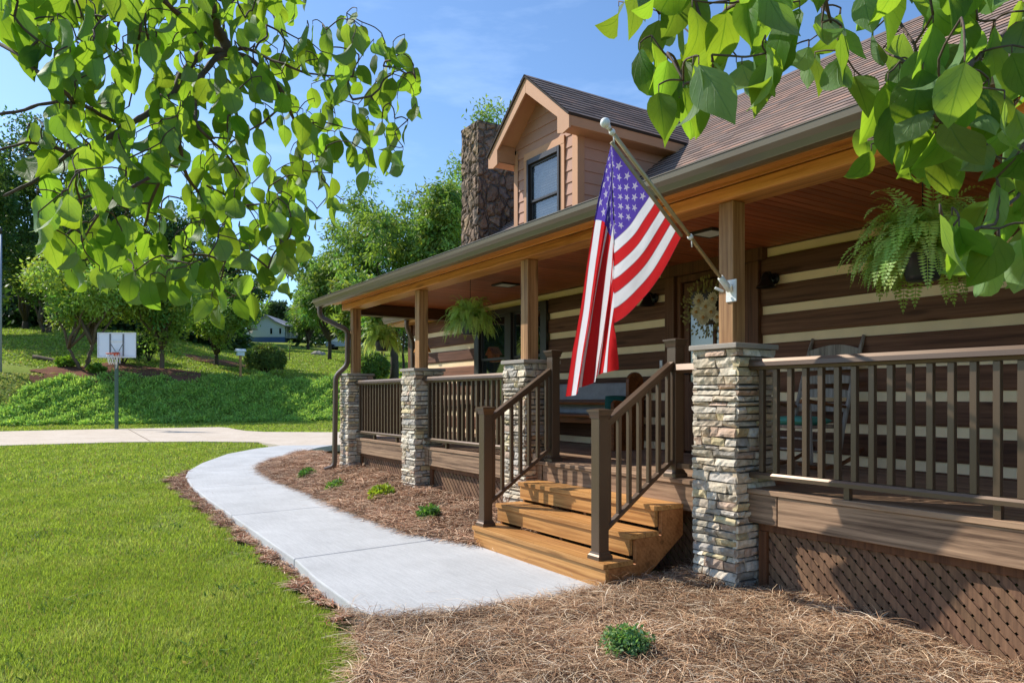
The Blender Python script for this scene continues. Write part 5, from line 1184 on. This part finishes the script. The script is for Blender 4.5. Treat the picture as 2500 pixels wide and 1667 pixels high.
# birdhouse on a post, pole, neighbour's house, car, rocks, sapling
bx, by = XY(42.6, (587-1250)/FPX*42.6); bz = tz(bx, by)
bp = thing('birdhouse_post', 'small white roofed birdhouse on a wooden post above the green bank', 'birdhouse', (bx, by, bz))
m_ = MB(); m_.box(bx-.06, bx+.06, by-.06, by+.06, bz-.1, bz+1.35); m_.build('post', M['post'], bp); m_ = MB(); m_.box(bx-.17, bx+.17, by-.2, by+.2, bz+1.352, bz+1.60); m_.build('nest_box', M['whitesiding'], bp)
m_ = MB(); m_.prism([(bx-.25, bz+1.6), (bx+.25, bz+1.6), (bx+.2, bz+1.68), (bx, bz+1.76), (bx-.2, bz+1.68)], 'Y', by-.28, by+.28); m_.build('roof', M['white'], bp)
px_, py_ = XY(38, (2-1250)/FPX*38); pz_ = tz(px_, py_)
gp_ = thing('metal_pole', 'tall pale grey metal pole at the far left edge', 'pole', (px_, py_, pz_)); m_ = MB(); m_.tube([(px_, py_, pz_-.2), (px_, py_, pz_+7.2)], [.06, .05], 10); m_.build('shaft', M['greypole'], gp_); m_ = MB(); m_.lathe([(0, 0), (.07, 0), (.07, .25), (.04, .35), (0, .36)], (px_, py_, pz_+7.2), 10); m_.build('pole_cap', M['dark'], gp_)
ND = 108.0
def nq(px, f=0): return XY(ND+f, (px-1250)/FPX*ND)
nx, ny = nq(655); nz = tz(nx, ny)-.2; nb = Vector((nx, ny, nz)); sc_ = ND/FPX
nh = thing('neighbour_house', 'white gabled neighbouring house with blue foundation and a side porch', 'house', nb, None)
def npt(px, py, f): r = (px-655)*sc_; return nb+rgt*r+U3*((846-py)*sc_)-fwd*f
def nprism(m_, poly, f0, f1, tint=(1, 1, 1)):
    n = len(poly); m_.add([npt(a, b, f0) for a, b in poly]+[npt(a, b, f1) for a, b in poly], [tuple(range(n)), tuple(range(n, 2*n))[::-1]]+[((i+1) % n, i, n+i, n+(i+1) % n) for i in range(n)], tint)
m_ = MB(); nprism(m_, [(608, 830), (695, 830), (695, 803), (672, 793), (652, 779), (630, 793), (608, 806)], 0, 12); nprism(m_, [(500, 830), (606, 830), (606, 806), (500, 806)], 2, 10); m_.build('wall', M['whitesiding'], nh)
m_ = MB(); nprism(m_, [(608, 848), (695, 848), (695, 830.3), (608, 830.3)], 0.02, 11.9); nprism(m_, [(500, 848), (606, 848), (606, 830.3), (500, 830.3)], 2.02, 9.9); m_.build('foundation', M['bluefound'], nh)
rf = plain('grey_roof', S((150, 152, 160)), .9)
m_ = MB(); nprism(m_, [(652, 776), (674, 791), (697, 801.5), (722, 804), (722, 806), (697, 804), (673, 794), (652, 779.2)], -.4, 12.4); nprism(m_, [(652, 776), (652, 779.2), (604, 808.5), (602, 806)], -.4, 12.4); m_.build('roof', rf, nh)
m_ = MB()
for a in (697, 707, 718): nprism(m_, [(a-.8, 831), (a+.8, 831), (a+.8, 805), (a-.8, 805)], .5, .7)
nprism(m_, [(695, 832), (719, 832), (719, 830.4), (695, 830.4)], .3, 8); nprism(m_, [(697, 820.5), (718, 820.5), (718, 819.5), (697, 819.5)], .5, .6)
for a in range(699, 718, 2): nprism(m_, [(a-.3, 830), (a+.3, 830), (a+.3, 820.5), (a-.3, 820.5)], .52, .6)
m_.build('porch', M['white'], nh)
for a in (662, 684):
    m_ = MB(); nprism(m_, [(a-2, 822), (a+2.5, 822), (a+2.5, 809), (a-2, 809)], -.06, -.01); m_.build('window', M['glass'], nh)
def car(px, d, label):
    x, y = XY(d, (px-1250)/FPX*d); z = tz(x, y); b = Vector((x, y, z)); t = thing('parked_car', label, 'car', b)
    def q(r, u, f): return b+rgt*r+U3*u-fwd*f
    prof = [(-2.1, .35), (2.1, .35), (2.15, .7), (1.9, .88), (1.1, .95), (.55, 1.40), (-.9, 1.42), (-1.6, .98), (-2.1, .88), (-2.15, .6)]; m_ = MB(); n = len(prof)
    m_.add([q(r, u, -.85) for r, u in prof]+[q(r, u, .85) for r, u in prof], [tuple(range(n)), tuple(range(n, 2*n))[::-1]]+[((i+1) % n, i, n+i, n+(i+1) % n) for i in range(n)]); m_.build('body', plain('car_paint', S((150, 160, 176)), .25, .4), t, .06, 2)
    m_ = MB(); g = [(.95, .97), (.5, 1.34), (-.85, 1.36), (-1.4, 1.0)]; m_.add([q(r, u, -.862) for r, u in g]+[q(r, u, .862) for r, u in g], [(0, 1, 2, 3), (7, 6, 5, 4), (0, 4, 5, 1), (2, 6, 7, 3), (1, 5, 6, 2), (3, 7, 4, 0)]); m_.build('side_window', M['glass'], t)
    for r in (-1.3, 1.3):
        for f in (-.8, .8): m_ = MB(); m_.tube([q(r, .33, f-.1), q(r, .33, f+.1)], .33, 14); m_.build('wheel', M['black'], t)
car(842, 88, 'grey car parked far off, half hidden by the downspout')
def rock(px, d, s_, label):
    x, y = XY(d, (px-1250)/FPX*d); z = tz(x, y); m_ = MB(); vs = []; fs = []
    for i in range(7):
        for k in range(10): a = 2*math.pi*k/10; th = math.pi*.5*i/6; n_ = 1+.25*mnoise.noise((math.cos(a)*2+px, math.sin(a)*2, i*.5)); vs.append((x+s_*math.cos(a)*math.cos(th)*n_, y+s_*math.sin(a)*math.cos(th)*n_, z-.05+s_*.55*math.sin(th)*n_))
    for i in range(6):
        for k in range(10): fs.append((i*10+k, i*10+(k+1) % 10, i*10+10+(k+1) % 10, i*10+10+k))
    m_.add(vs, fs); tag(m_.build('boulder', M['rock']), label, 'rock')
rock(776, 72, .8, 'grey boulder lying on the sunny far lawn')
x, y = XY(42, (112-1250)/FPX*42); lg = MB(); P = [(x-.9+.3*i, y-.6+.25*i, tz(x-.9+.3*i, y-.6+.25*i)+.12) for i in range(8)]; lg.tube(P, [.12, .13, .12, .13, .11, .12, .1, .08], 9); tag(lg.build('fallen_log', M['bark']), 'short fallen log lying on the shaded grass at left', 'log')
x, y = XY(62, (707-1250)/FPX*62); z = tz(x, y); sp = thing('sapling', 'thin newly planted sapling on the far lawn', 'tree', (x, y, z)); m_ = MB(); m_.tube([(x, y, z), (x+.02, y, z+.9), (x, y+.03, z+1.7)], [.04, .03, .012], 6); m_.build('trunk', M['bark'], sp)
V, F, T = leaf_cloud(np.array([(x, y, z+1.1), (x+.1, y, z+1.4), (x-.1, y+.1, z+1.6)]), np.array([.2, .22, .2]), 20, .16, .09, base=G2); npmesh('crown', V, F, M['tleaf'], sp, tint=T)
# ---------------------------------------------------------------- dogwood over the camera
dg = thing('dogwood_tree', 'dogwood tree with big drooping leaves overhanging the lawn close by', 'tree', (-2.6, -2.6, -.15))
def dep(x, y):      # depth of the left branch under a photo position
    return 1.55+.95*np.clip(x/900, 0, 1)+.12*np.sin(x*.011+y*.017)
BR = []
def br(pts, r0, r1, dd=0.0):
    P = [at(x, y, float(dep(x, y))+dd) for x, y in pts]; BR.append((P, r0, r1)); return P
Lm = br([(500, -120), (508, -20), (515, 40), (538, 85), (560, 128)], .021, .016)
br([(560, 128), (520, 126), (487, 137), (455, 170), (430, 210), (390, 258), (350, 285), (310, 305)], .0115, .008)
br([(310, 305), (250, 345), (170, 375), (100, 430), (55, 455), (10, 478)], .007, .003)
br([(310, 305), (250, 281), (190, 252), (130, 205), (60, 150), (-15, 95)], .006, .004)
br([(185, 250), (122, 251), (60, 268), (-15, 285)], .004, .003)
br([(170, 375), (120, 352), (60, 350), (10, 362), (-20, 375)], .004, .002)
br([(560, 128), (530, 145), (495, 180), (478, 225), (474, 262)], .010, .007)
br([(474, 262), (448, 290), (432, 320), (422, 365), (408, 405), (370, 500), (350, 560)], .007, .003)
br([(408, 405), (350, 445), (290, 472), (250, 515), (200, 590)], .005, .002)
br([(285, 473), (230, 475), (180, 490)], .004, .002)
br([(432, 290), (436, 345), (460, 430), (505, 500), (535, 570), (548, 640)], .006, .0025)
br([(474, 262), (482, 310), (520, 350), (560, 385), (600, 450)], .006, .002)
br([(560, 128), (610, 145), (655, 183), (690, 225), (702, 262), (722, 300), (750, 342), (765, 375), (805, 388)], .009, .0025)
br([(560, 128), (600, 120), (650, 140), (710, 165), (770, 182), (860, 190)], .006, .002)
br([(500, 130), (460, 55), (400, 5), (380, -40)], .008, .006)
br([(365, -30), (345, 60), (338, 110), (330, 170), (316, 260)], .004, .002)
br([(355, -20), (360, 80), (385, 165), (398, 230)], .004, .002)
br([(300, -10), (290, 50), (270, 110)], .004, .002)
br([(505, 450), (545, 475), (600, 500)], .003, .0015)
br([(700, 255), (640, 300), (560, 345)], .004, .002)
br([(722, 300), (800, 300), (880, 320)], .003, .0015)
NL = len(BR)
def depr(x, y): return 1.28+.10*np.sin(x*.013)+.08*np.sin(y*.019)-.15*np.clip((x-2150)/350, 0, 1)
def brr(pts, r0, r1): BR.append(([at(x, y, float(depr(x, y))) for x, y in pts], r0, r1))
brr([(2570, 0), (2500, 47), (2420, 117), (2335, 187), (2298, 225), (2289, 275), (2285, 330)], .007, .003)
brr([(1830, -60), (1807, 0), (1769, 37), (1757, 100), (1750, 160), (1700, 200)], .004, .002)
brr([(1860, -40), (1900, 60), (1925, 110), (1890, 190)], .004, .002)
brr([(2298, 225), (2220, 160), (2150, 120)], .003, .0015)
brr([(2289, 275), (2200, 330), (2120, 345)], .003, .0015)
brr([(2289, 300), (2380, 330), (2460, 420)], .003, .0015)
brr([(2560, 380), (2480, 480), (2400, 560), (2300, 570)], .004, .0015)
brr([(2000, -40), (2030, 60), (2060, 130)], .004, .002)
brr([(2200, -40), (2190, 40), (2230, 110)], .004, .002)
bm = MB()
def smoothpath(P, k=4):
    out = []
    for i in range(len(P)-1):
        p0, p1, p2, p3 = P[max(i-1, 0)], P[i], P[i+1], P[min(i+2, len(P)-1)]
        for j in range(k): t_ = j/k; out.append(.5*((2*p1)+(p2-p0)*t_+(2*p0-5*p1+4*p2-p3)*t_*t_+(3*p1-p0-3*p2+p3)*t_**3))
    return out+[P[-1]]
ALLP = []
for k, (P, r0, r1) in enumerate(BR):
    Q = smoothpath(P); Q = [q+Vector((mnoise.noise(q*14), mnoise.noise(q*14+Vector((5, 2, 1))), mnoise.noise(q*14+Vector((1, 8, 4)))))*.006 for q in Q]
    bm.tube(Q, [(r0+(r1-r0)*i/(len(Q)-1))*(1+.12*math.sin(i*2.3+k)) for i in range(len(Q))], 8); ALLP += [(q, k < NL) for q in Q]
# limbs that carry both branches back to the trunk, out of the picture
tr_top = Vector((-2.45, -2.35, 2.2)); high = Lm[0]+Vector((-.25, -.55, .75))
bm.tube(smoothpath([Vector((-2.6, -2.6, -.2)), Vector((-2.58, -2.55, .7)), Vector((-2.5, -2.45, 1.5)), tr_top, Vector((-2.35, -1.6, 3.0)), high, Lm[0]]), list(np.interp(np.arange(25), [0, 4, 12, 24], [.16, .12, .085, .021])), 10)
rb = BR[NL][0][0]; bm.tube(smoothpath([tr_top, Vector((-1.6, -1.7, 3.1)), Vector((-.6, -.6, 3.1)), rb+Vector((.05, -.15, .4)), rb]), list(np.interp(np.arange(17), [0, 16], [.07, .008])), 8)
for k in (NL+1, NL+2, NL+7, NL+8): p = BR[k][0][0]; bm.tube(smoothpath([Vector((-.6, -.6, 3.1)), p+Vector((-.1, -.2, .4)), p]), list(np.interp(np.arange(9), [0, 8], [.02, .005])), 6)
p = BR[NL+6][0][0]; bm.tube(smoothpath([rb+Vector((.05, -.15, .4)), p+Vector((.1, 0, .3)), p]), list(np.interp(np.arange(9), [0, 8], [.01, .005])), 6)
for k in (15, 16, 17): p = BR[k][0][0]; bm.tube(smoothpath([high, p+Vector((-.1, -.1, .3)), p]), list(np.interp(np.arange(9), [0, 8], [.012, .004])), 6)
# leaves
def inside(px, py, poly): return bool(in_poly(np.array([px]), np.array([py]), poly)[0])
PL = [(-60, -60), (770, -60), (745, 40), (762, 70), (860, 55), (930, 90), (1020, 130), (1020, 290), (985, 330), (975, 430), (900, 425), (865, 520), (780, 545), (745, 590), (742, 700), (660, 745), (600, 770), (560, 790), (470, 770), (400, 735), (340, 740), (260, 705), (170, 690), (140, 640), (95, 600), (80, 520), (70, 440), (48, 320), (90, 270), (60, 190), (15, 120), (-60, 60)]
PR = [(1500, -60), (2560, -60), (2560, 740), (2430, 720), (2330, 680), (2300, 560), (2420, 520), (2400, 470), (2200, 440), (2080, 450), (2062, 420), (2090, 340), (2040, 300), (2020, 260), (1960, 260), (1930, 235), (1905, 290), (1830, 310), (1790, 300), (1690, 340), (1600, 345), (1560, 200), (1510, 90)]
HOLE = [[(-60, 100), (30, 110), (95, 205), (150, 262), (120, 310), (60, 320), (-60, 320)], [(300, 190), (350, 200), (340, 250), (290, 240)], [(420, 440), (470, 450), (455, 500), (410, 490)], [(1880, 180), (2020, 190), (2060, 330), (1880, 340)], [(2120, 20), (2200, 30), (2190, 110), (2110, 100)], [(640, 330), (720, 340), (700, 420), (640, 420)]]
LV = []; LF = []; LT = []; LU = []; LN = 8; LA = 6
def leaf(p, d, nrm, L, W, curl, fold, twist, tint):
    d = d.normalized(); s_ = d.cross(nrm).normalized(); n_ = s_.cross(d).normalized(); b = len(LV); pos = p.copy(); ang = 0
    for i in range(LN+1):
        t_ = i/LN; w_ = W*(math.sin(math.pi*min(1, t_**.80))**(.75 if t_ < .45 else .75+.75*(t_-.45)))*(1-.2*t_)*(1 if i < LN else .02)
        if i: pos = pos+(d*math.cos(ang)-n_*math.sin(ang))*(L/LN)
        ang = curl*t_**1.3; nn = n_*math.cos(ang)+d*math.sin(ang); ss = s_*math.cos(twist*t_)+nn*math.sin(twist*t_)
        for j in range(LA+1):
            a = j/LA*2-1; q = pos+ss*a*w_*.5*math.cos(fold*.6)+nn*(abs(a)**1.4*w_*.5*math.sin(fold)+.05*w_*math.sin(t_*9+a*2)*abs(a)); LV.append(q); LT.append(tint); LU.append(((a+1)/2, t_))
    for i in range(LN):
        for j in range(LA): q = b+i*(LA+1)+j; LF.append((q, q+1, q+LA+2, q+LA+1))
def proj(p):
    d, r = DR(p.x, p.y); return (1250+FPX*r/d, 970-FPX*(p.z-HCAM)/d, d)
def scatter(poly, n, depf, left, l0, l1, mind):
    placed = []; bases = []; tries = 0; pts = [q for q, s_ in ALLP if s_ == left]
    kd = np.array([q[:] for q in pts])
    x0 = min(p[0] for p in poly); x1 = max(p[0] for p in poly); y0 = min(p[1] for p in poly); y1 = max(p[1] for p in poly)
    while len(placed) < n and tries < n*60:
        tries += 1; px = random.uniform(x0, x1); py = random.uniform(y0, y1)
        if not inside(px, py, poly) or any(inside(px, py, h) for h in HOLE): continue
        if any((px-a)**2+(py-b)**2 < mind*mind for a, b in placed): continue
        dd = float(depf(px, py))+random.uniform(-.16, .2); L = random.uniform(l0, l1)*(1.0)
        down = Vector((random.uniform(-.55, .55), random.uniform(-.55, .55), -random.uniform(.55, 1.3))).normalized()
        c = at(px, py, dd); p = c-down*L*.45
        tip = proj(c+down*L*.5)
        if not inside(tip[0], tip[1]-25, poly): continue
        placed.append((px, py))
        k = int(np.argmin(((kd-np.array(p[:]))**2).sum(1))); q = Vector(kd[k])
        bases.append(p)
        nrm = Vector((random.uniform(-1, 1), random.uniform(-1, 1), random.uniform(-.1, .9)))+Vector((CA, -SA, 0))*random.choice((.9, .9, -.7)); kk = random.uniform(.6, 1.2); tint = (kk*random.uniform(.9, 1.15), kk, kk*random.uniform(.75, 1.05))
        leaf(p, down, nrm, L, L*random.uniform(.54, .72), random.choice((random.uniform(.3, 1.2), random.uniform(1.2, 2.9)))*random.choice((1, 1, 1, -.4)), random.uniform(-.1, .8), random.uniform(-.5, .5), tint)
    twigs(pts, bases)
def twigs(pts, bases):      # grow twigs from the branches through the leaf bases, nearest first
    nodes = np.array([q[:] for q in pts]); B = np.array([b[:] for b in bases])+np.array([0, 0, .012]); n0 = len(nodes); todo = list(range(len(B)))
    dm = np.full(len(B), 1e9); par = np.zeros(len(B), int)
    for i in range(len(B)):
        d2 = ((nodes-B[i])**2).sum(1); par[i] = int(d2.argmin()); dm[i] = d2.min()
    pos = {}; parent = {}; order = []
    left = np.ones(len(B), bool)
    while left.any():
        i = int(np.where(left, dm, 1e9).argmin()); left[i] = False; parent[i] = par[i]; order.append(i)
        d2 = ((B-B[i])**2).sum(1)*1.15; up = left & (d2 < dm); dm[up] = d2[up]; par[up] = n0+i
    cnt = np.ones(len(B))
    for i in reversed(order):
        if parent[i] >= n0: cnt[parent[i]-n0] += cnt[i]
    for i in order:
        a = Vector(nodes[parent[i]]) if parent[i] < n0 else Vector(B[parent[i]-n0]); b = Vector(B[i]); L = (a-b).length; r = .0010+.00042*math.sqrt(cnt[i])
        mid = (a+b)/2+Vector((random.uniform(-1, 1), random.uniform(-1, 1), random.uniform(-.3, 1)))*L*.14; bm.tube(smoothpath([a, mid, b], 3), list(np.linspace(r*1.2, r, 7)), 5)
        bm.tube([b, Vector(bases[i])+Vector((0, 0, .003)), Vector(bases[i])], [.0011, .001, .0009], 5)
scatter(PL, 600, dep, True, .066, .104, 15)
scatter(PR, 165, depr, False, .078, .116, 26)
bm.build('trunk', M['twig'], dg)
npmesh('crown', np.array([v[:] for v in LV]), np.array(LF), M['dog'], dg, tint=np.array(LT), uv=np.array(LU), smooth=True)
